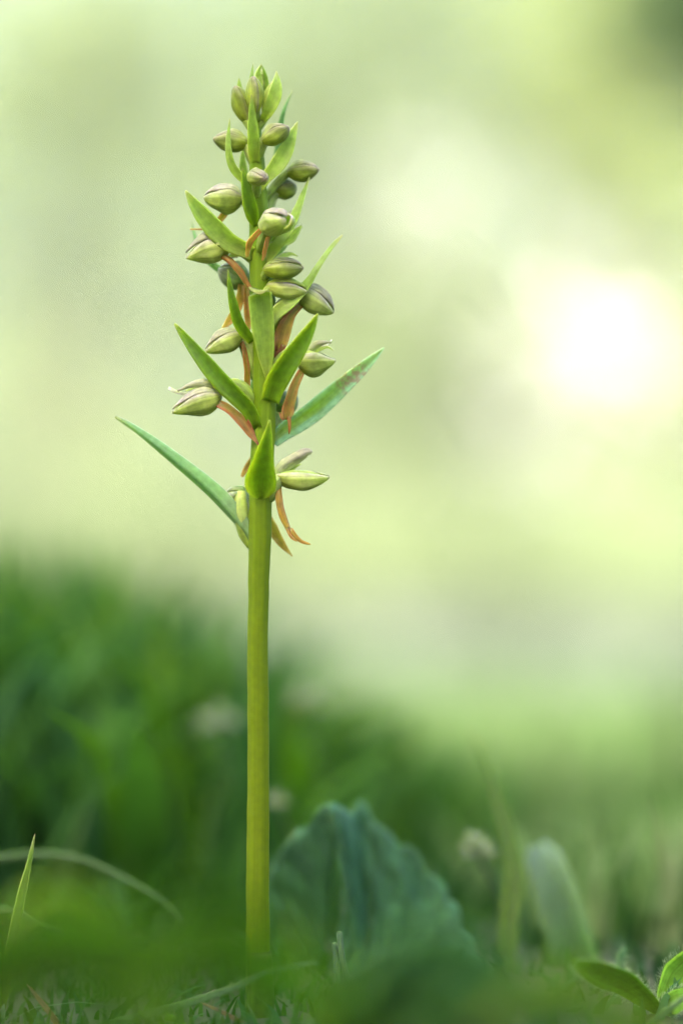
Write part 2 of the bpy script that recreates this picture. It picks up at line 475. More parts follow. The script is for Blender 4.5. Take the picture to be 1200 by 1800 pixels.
# ------------------------------------------------------------------ grass (nobody could count it)
def grass_mesh(name, xy, h, w, lean, mat, label, cat='grass', seg=5, curl=0.5, seed=1):
    r = np.random.default_rng(seed)
    n = len(xy)
    az = r.uniform(0, 2 * math.pi, n)
    dirx, diry = np.cos(az), np.sin(az)
    fa = az + math.pi / 2 + r.normal(0, 0.6, n)
    sx, sy = np.cos(fa), np.sin(fa)
    z0 = ground_z(xy[:, 0], xy[:, 1]) - 0.002
    lean = lean * np.abs(r.normal(0.55, 0.45, n))
    us = np.linspace(0, 1, seg)
    V = np.zeros((n, seg, 2, 3))
    for i, u in enumerate(us):
        hz = h * (u - 0.28 * lean * u * u * u)
        off = h * lean * (u ** (1.6 + curl))
        ww = w * (1 - u ** 2.2) * (0.55 + 0.45 * min(1, u * 4)) + w * 0.04
        for k, s in ((0, -0.5), (1, 0.5)):
            V[:, i, k, 0] = xy[:, 0] + dirx * off + sx * ww * s
            V[:, i, k, 1] = xy[:, 1] + diry * off + sy * ww * s
            V[:, i, k, 2] = z0 + hz
    base = (np.arange(n) * seg * 2)[:, None]
    q = []
    for i in range(seg - 1):
        q.append(np.stack([base[:, 0] + 2 * i, base[:, 0] + 2 * i + 1, base[:, 0] + 2 * i + 3, base[:, 0] + 2 * i + 2], 1))
    faces = np.concatenate(q)
    me = bpy.data.meshes.new(name)
    vv = V.reshape(-1, 3)
    me.vertices.add(len(vv)); me.vertices.foreach_set('co', vv.ravel())
    me.loops.add(faces.size); me.loops.foreach_set('vertex_index', faces.ravel().astype(np.int32))
    me.polygons.add(len(faces))
    me.polygons.foreach_set('loop_start', (np.arange(len(faces)) * 4).astype(np.int32))
    me.polygons.foreach_set('use_smooth', np.ones(len(faces), dtype=bool))
    me.update(calc_edges=True)
    me.materials.append(mat)
    o = link(bpy.data.objects.new(name, me))
    return tag(o, label, cat, kind='stuff')


def top_px(x, y, h):
    """height of a thing's top in the frame, in pixels"""
    t = (y - CAM.y) / F_.y
    return 1090 - (h - CAM.z) / (y - CAM.y) * 5000


def frame_x(x, y):
    return 600 + x / (y + 0.5) * 5000


# low sward round the plant, in the shade
n = 9000
xy = np.stack([rng.uniform(-0.42, 0.42, n), rng.uniform(-0.10, 0.55, n)], 1)
hh = rng.uniform(0.010, 0.026, n)
keep = ~((np.abs(xy[:, 0] + 0.014) < 0.006) & (np.abs(xy[:, 1]) < 0.012))
keep &= ~((xy[:, 1] < 0.0) & (rng.random(n) < 0.55))
hh = np.where(xy[:, 1] < 0.0, hh * 0.45, hh)
hh = np.where((xy[:, 1] >= 0.0) & (xy[:, 1] < 0.08), hh * 0.4, hh)
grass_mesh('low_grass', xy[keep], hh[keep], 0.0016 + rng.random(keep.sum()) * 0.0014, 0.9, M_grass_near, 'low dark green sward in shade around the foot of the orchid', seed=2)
n = 4200
xy = np.stack([rng.uniform(0.02, 0.22, n), rng.uniform(0.07, 0.46, n)], 1)
keep = xy[:, 0] > 0.03 + 0.06 * rng.random(n)
grass_mesh('sunlit_tone_grass', xy[keep], rng.uniform(0.016, 0.038, keep.sum()), rng.uniform(0.0014, 0.003, keep.sum()), 0.9, M_grass_lit, 'soft grass at the right behind the orchid, sunlight put into its colour', seed=14)  # brighter blades in place of sun reaching this patch

n = 9000
xy = np.stack([rng.uniform(-0.16, 0.16, n), rng.uniform(-0.16, 0.12, n)], 1)
xy = xy[(xy[:, 0] < 0.03) | (rng.random(len(xy)) < 0.25)]; n = len(xy)
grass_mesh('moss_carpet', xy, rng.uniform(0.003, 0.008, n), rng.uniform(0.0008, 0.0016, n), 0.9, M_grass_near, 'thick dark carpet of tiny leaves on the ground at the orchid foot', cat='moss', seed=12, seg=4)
# tall lush grass behind on the left
def skyline(px):
    """how high (in frame pixels) the grass behind stands, read across the picture"""
    return np.interp(px, [-600, -100, 0, 120, 220, 330, 440, 560, 680, 800, 900, 1000, 1100, 1250, 1800],
                     [990, 990, 995, 985, 1030, 1070, 1150, 1220, 1280, 1310, 1390, 1420, 1400, 1370, 1340])


def tall(n, y0, y1, seed, jit=(0, 140), xr=(-0.45, 0.45), wd=(0.0025, 0.0055), lean=0.55, mat=None, name='tall_grass', label=''):
    r = np.random.default_rng(seed)
    y = r.uniform(y0, y1, n)
    x = r.uniform(xr[0], xr[1], n) * (y + 0.5) / 0.8
    fx = frame_x(x, y)
    ty = skyline(fx) + jit[0] + (jit[1] - jit[0]) * r.random(n) ** 1.3
    h = CAM.z + (1090 - ty) / 5000 * (y + 0.5) - ground_z(x, y)
    h = np.clip(h, 0.012, 0.3) * 1.16
    return grass_mesh(name, np.stack([x, y], 1), h, r.uniform(wd[0], wd[1], n), lean, mat, label, seed=seed + 50)


tall(2600, 0.24, 0.5, 3, jit=(-20, 220), xr=(-0.24, 0.24), wd=(0.003, 0.008), lean=0.55, mat=M_grass_tuft, label='tall lush green grass in soft blur behind the orchid')
tall(260, 0.09, 0.18, 4, jit=(180, 420), xr=(-0.15, 0.15), wd=(0.0016, 0.0032), mat=M_grass_near, name='mid_grass', label='shaded grass blades just behind the orchid stem')

# broad soft leaves mixed into the tuft on the left, thin pale blades on the right
r_ = np.random.default_rng(91)
n = 700
y = r_.uniform(0.24, 0.46, n); x = r_.uniform(-0.17, 0.03, n) * (y + 0.5) / 0.8
ty = skyline(frame_x(x, y)) + 250 * r_.random(n) ** 1.2
h = np.clip(CAM.z + (1090 - ty) / 5000 * (y + 0.5) - ground_z(x, y), 0.012, 0.3) * 1.25
grass_mesh('leafy_undergrowth', np.stack([x, y], 1), h, r_.uniform(0.008, 0.017, n), 0.9, M_grass_tuft, 'broad blurred leaves in the lush bank behind the orchid on the left', cat='undergrowth', seed=92, curl=0.2)
n = 150
y = r_.uniform(0.12, 0.24, n); x = r_.uniform(-0.15, 0.0, n) * (y + 0.5) / 0.8
ty = skyline(frame_x(x, y)) + 15 + 320 * r_.random(n)
h = np.clip(CAM.z + (1090 - ty) / 5000 * (y + 0.5) - ground_z(x, y), 0.012, 0.3) * 1.2
grass_mesh('leafy_undergrowth', np.stack([x, y], 1), h, r_.uniform(0.005, 0.013, n), 0.8, M_grass_tuft, 'scattered broad leaves standing nearer in the bank on the left', cat='undergrowth', seed=95, curl=0.3)
n = 420
y = r_.uniform(0.30, 0.9, n); x = r_.uniform(0.01, 0.17, n) * (y + 0.5) / 0.8
fx = frame_x(x, y)
ty = np.interp(fx, [600, 750, 900, 1050, 1200, 1500], [1260, 1250, 1230, 1190, 1120, 1080]) + 330 * r_.random(n)
h = np.clip(CAM.z + (1090 - ty) / 5000 * (y + 0.5) - ground_z(x, y), 0.012, 0.3) * 1.1
grass_mesh('fine_grass', np.stack([x, y], 1), h, r_.uniform(0.0015, 0.0035, n), 0.45, M_grass_lit, 'fine pale grass blades blurred in the right background', seed=93)

# sunlit meadow beyond the shade
def meadow(n, y0, y1, hx, h0, h1, w0, w1, seed, name, label, mat=None):
    r = np.random.default_rng(seed)
    y = np.sqrt(r.uniform(y0 * y0, y1 * y1, n))
    x = r.uniform(-1, 1, n) * (hx * (y + 0.5))
    h = r.uniform(h0, h1, n)
    return grass_mesh(name, np.stack([x, y], 1), h, r.uniform(w0, w1, n), 0.7, mat or M_grass_far, label, seed=seed + 9, seg=4)


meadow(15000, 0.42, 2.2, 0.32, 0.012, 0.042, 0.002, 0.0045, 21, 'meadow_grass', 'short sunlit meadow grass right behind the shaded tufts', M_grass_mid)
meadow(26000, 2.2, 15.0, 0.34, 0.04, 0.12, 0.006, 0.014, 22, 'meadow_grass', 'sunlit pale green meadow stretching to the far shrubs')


# ------------------------------------------------------------------ trees and shrubs far behind
def leaves(mb_v, mb_f, centers, size, r):
    n = len(centers)
    d1 = r.normal(size=(n, 3)); d1 /= np.linalg.norm(d1, axis=1)[:, None]
    d2 = r.normal(size=(n, 3)); d2 -= (d2 * d1).sum(1)[:, None] * d1; d2 /= np.linalg.norm(d2, axis=1)[:, None]
    nn = np.cross(d1, d2)
    s = size * r.uniform(0.6, 1.3, n)[:, None]
    a = centers - d1 * s * 0.5
    b = centers + d2 * s * 0.28 + nn * s * 0.06
    c = centers + d1 * s * 0.5
    d = centers - d2 * s * 0.28 + nn * s * 0.06
    b0 = sum(len(q) for q in mb_v)
    mb_v.append(np.stack([a, b, c, d], 1).reshape(-1, 3))
    k = b0 + 4 * np.arange(n)[:, None]
    mb_f.append(np.concatenate([k, k + 1, k + 2, k + 3], 1))


def tree(name, base, clumps, leaf, count, mat, label, cat, group=None, trunk_r=0.09, seed=0, glow_blossoms=(), trunk_top=None, soft=0.3):
    """clumps: (centre offset from base, radius); leaves fill the clumps, denser towards their skins"""
    r = np.random.default_rng(seed)
    root = empty(name, base)
    tag(root, label, cat, group)
    vs, fs = [], []
    tot = sum(c[1] ** 2.0 for c in clumps)
    B = np.array(base)
    for (c, rad) in clumps:
        k = int(count * rad ** 2.0 / tot)
        # sub-clumps
        m = max(6, k // 45)
        sd_ = r.normal(size=(m, 3)); sd_ /= np.linalg.norm(sd_, axis=1)[:, None]
        sc = np.array(c) + sd_ * (rad * (0.25 + 0.75 * r.random(m) ** 0.5))[:, None] * np.array((1, 1, 0.9))
        pick = r.integers(0, m, k)
        pos = sc[pick] + r.normal(size=(k, 3)) * rad * soft
        pos = pos[pos[:, 2] > 0.03]
        leaves(vs, fs, pos, leaf, r)
    def sheet(nm, vs, fs, mt):
        v = np.concatenate(vs); f = np.concatenate(fs)
        me = bpy.data.meshes.new(nm)
        me.vertices.add(len(v)); me.vertices.foreach_set('co', v.ravel())
        me.loops.add(f.size); me.loops.foreach_set('vertex_index', f.ravel().astype(np.int32))
        me.polygons.add(len(f)); me.polygons.foreach_set('loop_start', (np.arange(len(f)) * 4).astype(np.int32))
        me.update(calc_edges=True)
        me.materials.append(mt)
        return link(bpy.data.objects.new(nm, me), root)
    sheet('crown', vs, fs, mat)
    for (c, rad, k) in glow_blossoms:
        bv, bf = [], []
        q = r.normal(size=(k, 3)); q /= np.linalg.norm(q, axis=1)[:, None]
        leaves(bv, bf, np.array(c) + q * (rad * r.random(k) ** 0.62)[:, None] * np.array((1, 0.6, 1)), 0.075, r)
        sheet('glow_blossom', bv, bf, M_glow_blossom)  # white petals added to make the bright background glow
    mb = MB()
    top = max(c[0][2] for c in clumps) if trunk_top is None else trunk_top
    tw = [B + np.array((0, 0, -0.15)), B + np.array((0.04, 0.02, top * 0.3)), B + np.array((-0.05, 0.03, top * 0.65)), B + np.array((0.02, 0, top))]
    tube(mb, tw, [trunk_r * 1.25, trunk_r, trunk_r * 0.7, trunk_r * 0.25], n=14, ns=10, ribs=5, rib=0.06)
    for (c, rad) in clumps:
        z0 = min(top * 0.85, max(top * 0.2, c[2] * 0.55))
        a = B + np.array((0, 0, z0)); e = B + np.array(c)
        tube(mb, [a, a * 0.5 + e * 0.5 + np.array((0, 0, rad * 0.12)), e], [trunk_r * 0.5, trunk_r * 0.3, trunk_r * 0.1], n=8, ns=6)
    mb.build('trunk', M_bark, root)
    return root


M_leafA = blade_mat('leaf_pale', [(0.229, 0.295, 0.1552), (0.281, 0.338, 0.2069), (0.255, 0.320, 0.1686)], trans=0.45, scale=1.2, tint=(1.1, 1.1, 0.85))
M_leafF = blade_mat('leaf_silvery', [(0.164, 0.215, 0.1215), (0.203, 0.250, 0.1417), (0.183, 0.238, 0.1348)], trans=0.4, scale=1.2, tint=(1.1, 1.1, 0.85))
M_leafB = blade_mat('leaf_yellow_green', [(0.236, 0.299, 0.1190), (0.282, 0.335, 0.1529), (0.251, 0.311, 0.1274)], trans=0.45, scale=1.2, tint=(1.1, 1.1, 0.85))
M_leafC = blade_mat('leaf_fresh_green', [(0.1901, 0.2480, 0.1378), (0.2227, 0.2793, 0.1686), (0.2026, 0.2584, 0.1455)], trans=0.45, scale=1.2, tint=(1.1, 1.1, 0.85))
M_glow_blossom = blade_mat('white_glow_blossom', [(0.78, 0.80, 0.80), (0.84, 0.85, 0.86), (0.80, 0.82, 0.82)], trans=0.35, scale=2.0, tint=(1.0, 1.0, 1.0))  # added white petals, standing in for bright gaps in the crowns
M_leafD = blade_mat('leaf_dark', [(0.03, 0.06, 0.025), (0.05, 0.085, 0.035), (0.04, 0.07, 0.03)], trans=0.2, scale=1.2)

DT = 17.5       # metres behind the plant


def W(px, py, d):
    return np.array(P(px, py, d * 1000.0))


def far_tree(name, px, d, clumps_px, **kw):
    b = W(px, 1090, d); b[2] = 0.0
    cl = []
    for (cx, cy, r, dy) in clumps_px:
        q = W(cx, cy, d + dy) - b
        cl.append((tuple(q), r * 1e-4 * (0.5 + d) / 0.5))
    hs = kw.pop('blossoms_px', ())
    hl = [(tuple(W(hx, hy, d + dy) - b), hr * 1e-4 * (0.5 + d) / 0.5, k) for hx, hy, hr, dy, k in hs]
    return tree(name, tuple(b), cl, glow_blossoms=hl, **kw)


far_tree('shrub', 120, DT, [(60, 250, 230, 0), (250, 480, 230, 0.2), (-60, 600, 260, 0), (160, 760, 220, -0.2), (300, 120, 240, 0.2), (380, 350, 200, 0.2), (40, -60, 280, 0), (60, 60, 200, -0.2), (-250, 350, 260, 0.2)],
         leaf=0.1, count=17000, mat=M_leafA, label='pale blurred leafy tree far behind, filling the left background', cat='tree', group='blurred trees behind the meadow', seed=31)
far_tree('shrub', 640, DT - 0.3, [(560, 120, 240, 0), (700, 520, 220, 0.2), (720, 640, 190, -0.2), (520, 560, 220, 0.1), (660, 820, 210, 0), (840, 480, 150, -0.2), (740, 260, 220, 0), (600, -120, 260, 0.2)],
         leaf=0.1, count=16000, mat=M_leafC, label='blurred light green tree in the middle background behind the orchid', cat='tree', group='blurred trees behind the meadow', seed=32, blossoms_px=[(775, 350, 210, -1.2, 95)])
far_tree('shrub', 1060, DT - 0.2, [(960, 180, 230, 0), (1130, 330, 230, 0.2), (920, 620, 200, 0.1), (1100, 600, 200, 0.1), (1250, 760, 230, 0), (1010, 900, 190, 0), (860, 880, 170, 0.1), (1350, 450, 240, 0), (1180, 60, 230, 0), (1000, -120, 260, 0)],
         leaf=0.1, count=17000, mat=M_leafB, label='blurred yellow green tree in the right background carrying white blossom', cat='tree', group='blurred trees behind the meadow', seed=33,
         blossoms_px=[(1085, 595, 130, -1.2, 60), (1050, 600, 300, -1.0, 300), (980, 790, 230, -1.2, 120)])
for k, (px, lab) in enumerate([(-700, 'pale leafy tree beyond the left edge of the meadow view'), (1900, 'light green tree beyond the right edge of the meadow view')]):
    far_tree('shrub', px, DT + 0.5, [(px + dx, yy, 300, 0) for dx, yy in ((-150, 300), (200, 350), (0, 0), (-250, 750), (250, 760), (0, 600))],
             leaf=0.1, count=8000, mat=(M_leafA, M_leafC)[k], label=lab, cat='tree', group='blurred trees behind the meadow', seed=41 + k)
# low pale bushes along the foot of the trees
for k, (px, py, rr, mt, lab) in enumerate([(-150, 960, 150, 0, 'pale low bush at the far left foot of the blurred trees'), (110, 930, 150, 0, 'pale low bush left of the orchid in the far background'), (370, 940, 145, 0, 'pale low bush straight behind the orchid stem'),
                                          (620, 960, 140, 1, 'light green low bush right of the orchid in the far background'), (860, 950, 150, 0, 'whitish low bush below the bright sky gap'), (1100, 970, 150, 1, 'light green low bush at the right of the far background'), (1350, 960, 150, 1, 'light low bush beyond the right edge of the picture')]):
    far_tree('bush', px, DT - 2.0, [(px, py, rr, 0), (px - 90, py + 60, rr * 0.8, 0.1), (px + 95, py + 50, rr * 0.8, -0.1), (px + 20, py + 90, rr * 0.8, -0.3)],
             leaf=0.07, count=3200, mat=(M_leafF, M_leafA)[mt], label=lab, cat='bush', group='low bushes before the blurred trees', seed=70 + k, trunk_r=0.03)
# dark tree whose crown enters the upper right corner
far_tree('dark_tree', 1700, 9.0, [(1165, 10, 105, 0), (1240, 30, 130, 0.2), (1290, 40, 130, 0), (1400, 90, 150, 0.2), (1330, -190, 170, 0), (1520, -60, 200, 0), (1650, 180, 220, 0), (1600, -300, 240, 0), (1800, 0, 240, 0), (1780, -280, 230, 0), (1900, 250, 200, 0)],
         leaf=0.07, count=20000, mat=M_leafD, label='dark leafy tree whose shaded crown enters the upper right corner', cat='tree', seed=51, trunk_r=0.08)

# unseen trees added behind the viewer so that their crowns shade the orchid
M_leafE = blade_mat('leaf_broad', [(0.05, 0.09, 0.02), (0.08, 0.13, 0.03)], trans=0.25, scale=2)
sh = Vector((SUN_DIR.x, SUN_DIR.y, 0)).normalized()
pe = Vector((-sh.y, sh.x, 0))
SHADE = 0.57
rt = np.random.default_rng(5)
for q, (off, s_, zc, lab) in enumerate([(-4.6, 5.6, 3.1, 'broad tree at the right end of the unseen shade row added behind the viewer'),
                                        (-2.3, 5.3, 3.3, 'broad tree right of centre in the unseen shade row added behind the viewer'),
                                        (0.0, 5.2, 3.35, 'unseen broad tree added right behind the viewer, its crown shading the orchid'),
                                        (2.3, 5.3, 3.3, 'broad tree left of centre in the unseen shade row added behind the viewer'),
                                        (4.6, 5.6, 3.1, 'broad tree at the left end of the unseen shade row added behind the viewer')]):
    b = sh * (s_ + SHADE) + pe * off
    cl = []
    for k in range(24):
        v = rt.normal(size=3); v /= np.linalg.norm(v)
        rr_ = 1.3 * rt.random() ** 0.4
        cl.append(((v[0] * rr_, v[1] * rr_, zc + v[2] * rr_ * 1.05), 0.72))
    tree('shade_tree', (b.x, b.y, 0.0), cl, 0.2, 24000, M_leafE, lab, 'tree', group='unseen trees added behind the viewer for shade', trunk_r=0.14, seed=61 + q, trunk_top=zc + 0.6)

# ================================================================== THE ORCHID
BASE = P(457, 1800, 0)
BASE.z = ground_z(BASE.x, 0.0)
orchid = empty('frog_orchid', BASE)
tag(orchid, 'tall green frog orchid with a spike of small hooded flowers, sharp in the foreground', 'orchid')

STEM = [(457, 1830, 0, 22), (456, 1700, 0, 21), (453, 1500, 0, 19.5), (454, 1300, 0, 18.3), (455, 1100, 0, 18), (456, 1000, 0, 18.5), (457, 930, 0, 19),
        (459, 870, 0, 19), (462, 800, 0, 20), (465, 730, 0, 20), (466, 650, 0, 20), (464, 560, 0, 21), (461, 490, 0, 22), (457, 420, 0, 20),
        (454, 350, 0, 17), (452, 290, 0, 14), (450, 240, 0, 11), (450, 190, 0, 8), (452, 150, 0, 5)]


def stem_at(py):
    ys = [s[1] for s in STEM][::-1]
    return float(np.interp(py, ys, [s[0] for s in STEM][::-1]))


mb = MB()
tube(mb, [P(x, y, d) for x, y, d, r in STEM], [PX(r) for x, y, d, r in STEM], n=90, ns=28, ribs=9, rib=0.03, twist=2.0)
# radii follow the listed heights rather than even spacing
mb = MB()
pts = [P(x, y, d) for x, y, d, r in STEM]
seg = [0.0]
for a, b in zip(pts[:-1], pts[1:]):
    seg.append(seg[-1] + (b - a).length)
fine = spline([tuple(p) for p in pts], 60)
rw = np.random.default_rng(17)
wob = np.convolve(rw.normal(0, 1, 66), np.ones(7) / 7, 'valid')
fine[:, 0] += 0.00022 * wob
rad = np.interp(np.linspace(0, 1, 60), np.array(seg) / seg[-1], [PX(q[3]) for q in STEM]) * (1 + 0.05 * np.convolve(rw.normal(0, 1, 64), np.ones(5) / 5, 'valid'))
tube(mb, [tuple(p) for p in fine], [(k / 59, rad[k]) for k in range(60)], n=140, ns=32, ribs=7, rib=0.035, twist=3.0)
mb.build('stem', M_stem, orchid)


def lance(w, base=0.7, peak=0.28, tip=0.05):
    return [(0, w * base), (peak * 0.5, w * 0.95), (peak, w), (0.55, w * 0.82), (0.8, w * 0.45), (0.93, w * 0.2), (1, w * tip)]


def bract(pts, wpx, mat=None, roll=(0, 0), cup=0.15, keel=0.0, prof=None, wave=0.0, label=None, thick=0.00035):
    mb = MB()
    d = pts[0][2]
    pr = prof(PX(wpx)) if prof else lance(PX(wpx))
    ribbon(mb, [P(*p) for p in pts], pr, roll=roll, cup=cup, keel=keel, thick=thick, n=26, nc=8, wave=wave, seed=int(pts[0][0] * 7 + pts[0][1]))
    o = mb.build('bract', mat or M_bract, orchid)
    if label:
        o['label'] = label
    return o


# lowest bracts
bract([(446, 962, 1), (436, 942, 0), (418, 917, 0), (372, 866, 0.5), (305, 808, 0.8), (245, 760, 1.0), (203, 733, 1.2)], 35, M_bract_blue, roll=(38, 20), cup=0.0, keel=-0.32, label='longest bluish green bract reaching far to the left',
      prof=lambda w: [(0, w * .55), (.12, w * .8), (.3, w), (.5, w * .82), (.7, w * .6), (.86, w * .36), (.95, w * .27), (1, w * .16)])
bract([(478, 775, 1), (500, 757, 2), (545, 727, 3), (600, 680, 3.5), (645, 640, 3.5), (675, 611, 3)], 38, M_bract_stained, roll=(-15, 5), cup=0.22, label='right hand bract with a purplish brown stain near its tip',
      prof=lambda w: [(0, w * .7), (.2, w * .95), (.4, w), (.6, w * .85), (.8, w * .6), (.93, w * .3), (1, w * .05)])
bract([(458, 876, -2.0), (458, 860, -3.0), (460, 835, -4.5), (465, 800, -6.5), (470, 770, -8), (474, 738, -9)], 56, M_bract_shaded, cup=0.34, label='broad shade-toned green bract clasping the stem in front',
      prof=lambda w: [(0, w * .15), (.07, w * .62), (.2, w * .97), (.32, w), (.5, w * .72), (.7, w * .45), (.87, w * .22), (1, w * .05)])
bract([(452, 752, -1.5), (440, 722, -2.5), (418, 698, -3), (388, 668, -3), (352, 626, -2.5), (328, 596, -2), (307, 569, -2)], 35, M_bract_shaded, roll=(25, 5), cup=0.18,
      prof=lambda w: [(0, w * .7), (.15, w * .8), (.4, w * .95), (.6, w * .85), (.8, w * .55), (.92, w * .34), (1, w * .1)])
bract([(474, 705, -2), (482, 680, -3), (500, 648, -4.5), (525, 612, -6), (545, 580, -7.5), (559, 551, -9)], 40, M_bract_shaded, roll=(-10, 10), cup=0.2,
      prof=lambda w: [(0, w * .8), (.25, w), (.5, w * .92), (.75, w * .62), (.9, w * .33), (1, w * .06)])
bract([(471, 672, -2.2), (470, 650, -2.8), (466, 610, -3.6), (461, 565, -4.4), (458, 528, -5), (457, 515, -5.6), (456, 511, -7), (456, 517, -8.2)], 42, None, cup=0.14, label='strap shaped bract with a blunt folded end',
      prof=lambda w: [(0, w * .08), (.12, w * .42), (.3, w * .74), (.5, w * .95), (.75, w), (.9, w * .97), (.96, w * .8), (1, w * .35)])
bract([(444, 600, -2.2), (434, 588, -3), (420, 566, -4), (411, 535, -5), (405, 505, -5.5), (401, 474, -6)], 21, M_bract_shaded, roll=(20, 20))
bract([(450, 532, 3), (438, 519, 4), (412, 498, 5), (385, 474, 5.5), (362, 455, 6), (345, 425, 6.5), (336, 388, 7)], 17, M_bract_blue, roll=(25, 30), keel=-0.2, cup=0)
bract([(446, 447, -1.2), (428, 438, -2), (402, 425, -2.5), (372, 396, -2.8), (345, 363, -3), (326, 335, -3)], 37, None, roll=(8, 8), cup=0.16,
      prof=lambda w: [(0, w * .62), (.2, w * .85), (.45, w), (.68, w * .82), (.85, w * .5), (.95, w * .25), (1, w * .06)])
bract([(470, 573, -1.5), (486, 552, -2.5), (512, 530, -3), (540, 500, -2.5), (562, 465, -1.5), (582, 436, -0.5), (602, 413, 0)], 28, M_bract, roll=(20, 30), cup=0.15,
      prof=lambda w: [(0, w * .8), (.25, w), (.42, w * .75), (.55, w * .5), (.75, w * .36), (.92, w * .3), (1, w * .1)])
bract([(464, 462, -1.5), (480, 442, -2.2), (502, 412, -2.6), (520, 378, -2), (534, 340, -1), (544, 311, 0)], 26, None, roll=(25, 45), cup=0.12)
bract([(478, 455, 3), (497, 428, 4), (512, 400, 5), (522, 375, 5.5), (529, 346, 6)], 21, M_bract_blue, roll=(10, 10))
bract([(456, 334, -1), (468, 314, -1.8), (488, 291, -2.4), (503, 265, -2.4), (514, 238, -2.2), (523, 214, -2)], 30, None, roll=(12, 0), cup=0.18,
      prof=lambda w: [(0, w * .45), (.2, w * .72), (.42, w), (.6, w * .92), (.8, w * .55), (.93, w * .25), (1, w * .05)])
bract([(440, 322, -1), (425, 312, -1.8), (410, 294, -2.2), (403, 270, -2.5), (402, 240, -2.7), (404, 208, -3)], 16, None, roll=(20, 30), cup=0.12)
bract([(449, 285, -1.2), (447, 265, -2.4), (445, 235, -3.4), (443, 200, -4), (442, 166, -4.6)], 22, None, cup=0.2)
bract([(448, 398, -1.6), (443, 376, -3), (437, 350, -4), (431, 322, -4.6), (426, 296, -5)], 26, M_bract_shaded, cup=0.2,
      prof=lambda w: [(0, w * .3), (.2, w * .9), (.4, w), (.65, w * .7), (.85, w * .4), (1, w * .05)])
bract([(444, 348, 2), (434, 325, 3), (428, 300, 3.5), (427, 276, 4), (430, 250, 4)], 18, None, cup=0.2)
bract([(466, 318, 2), (482, 292, 3), (490, 262, 4), (493, 225, 4), (500, 192, 4), (513, 161, 4)], 16, M_bract_blue, roll=(30, 10))
bract([(447, 168, 2), (430, 168, 2), (422, 158, 1.5), (420, 136, 1)], 15)
bract([(446, 186, -2), (445, 165, -3), (443, 140, -3), (445, 111, -2.5)], 15, roll=(20, 50))
bract([(455, 165, 1), (456, 145, 1), (454, 130, 1), (460, 112, 0)], 16, roll=(10, 30))
bract([(462, 172, 1.5), (468, 155, 1.5), (466, 132, 1), (459, 113, 0)], 10)
bract([(462, 212, -0.6), (472, 196, -2), (482, 172, -2.6), (486, 150, -2.6), (486, 125, -2)], 26, None, cup=0.25,
      prof=lambda w: [(0, w * .45), (.25, w * .8), (.5, w), (.68, w * .8), (.85, w * .42), (1, w * .05)])
bract([(452, 742, 2), (449, 715, 3), (445, 685, 3.5), (447, 652, 4)], 16, M_bract_blue)
bract([(473, 640, 3), (482, 615, 4), (486, 590, 4.5), (487, 565, 5), (484, 530, 5)], 14, M_bract_blue)
bract([(476, 560, 3), (478, 540, 3.5), (480, 520, 4), (478, 500, 4)], 12, M_bract_blue)


# ------------------------------------------------------------------ flowers
def sepal_sector(mb, base, A, U, V, h, wz, phi0, half, swell=1.0, lift=0.0, bend=0.0, peak=0.42, rad_off=1.0, n=20, nc=16, thick=0.0003, droop=0.0, warp=0.0, splay=0.0):
    """one sepal of the hood: a sector of an almond shaped shell, with its own thickness and free margins"""
    L = np.linalg.norm(A); t_ax = A / L
    pa = 0.66; pb = pa * (1 - peak) / peak
    mx = peak ** pa * (1 - peak) ** pb
    rows, uvs = [], []
    for i in range(n):
        t = i / (n - 1)
        f = (t + 0.004) ** pa * (1 - t + 0.003) ** pb / mx
        r1, r2, q1, q2 = [], [], [], []
        for j in range(nc + 1):
            x = -1 + 2 * j / nc
            ph = math.radians(phi0 + half * x * (1 - 0.28 * t * t))
            k = f * rad_off * (1 + 0.08 * swell * (1 - x * x) - 0.11 * x ** 6)
            rib = 1 + 0.028 * math.cos(x * 15.0) * math.sin(math.pi * t) + 0.09 * math.exp(-(x / 0.12) ** 2) * math.sin(math.pi * min(1, t * 1.1))
            sn = math.sin(ph)
            d = V * math.cos(ph) * wz + U * sn * h * (1.0 + 0.20 * (1 - t) if sn < 0 else 0.80)
            c = base + A * t + U * (bend * L * math.sin(math.pi * t)) + U * lift * L * t * t - U * 0.05 * L * t ** 3 * (1 + droop)
            rib *= 1 + 0.07 * math.sin(2.3 * ph + warp + 5 * t) * math.sin(math.pi * t) + 0.035 * math.sin(11 * t + 3 * ph + 2 * warp)
            p = c + d * k * rib + V * (0.05 * L * t * t * math.sin(warp * 3) + splay * L * t * t) + U * (0.04 * L * t * t * math.cos(warp * 5))
            nn = unit(d)
            r1.append(p + nn * thick * 0.5); r2.append(p - nn * thick * 0.5)
            q1.append((t, j / nc)); q2.append((t, j / nc))
        rows.append(r1 + r2[::-1]); uvs.append(q1 + q2[::-1])
    b = mb.grid(rows, uvs, close=True)
    m = 2 * (nc + 1)
    mb.f.append(tuple(b + k for k in range(m))[::-1])
    mb.f.append(tuple(b + (n - 1) * m + k for k in range(m)))


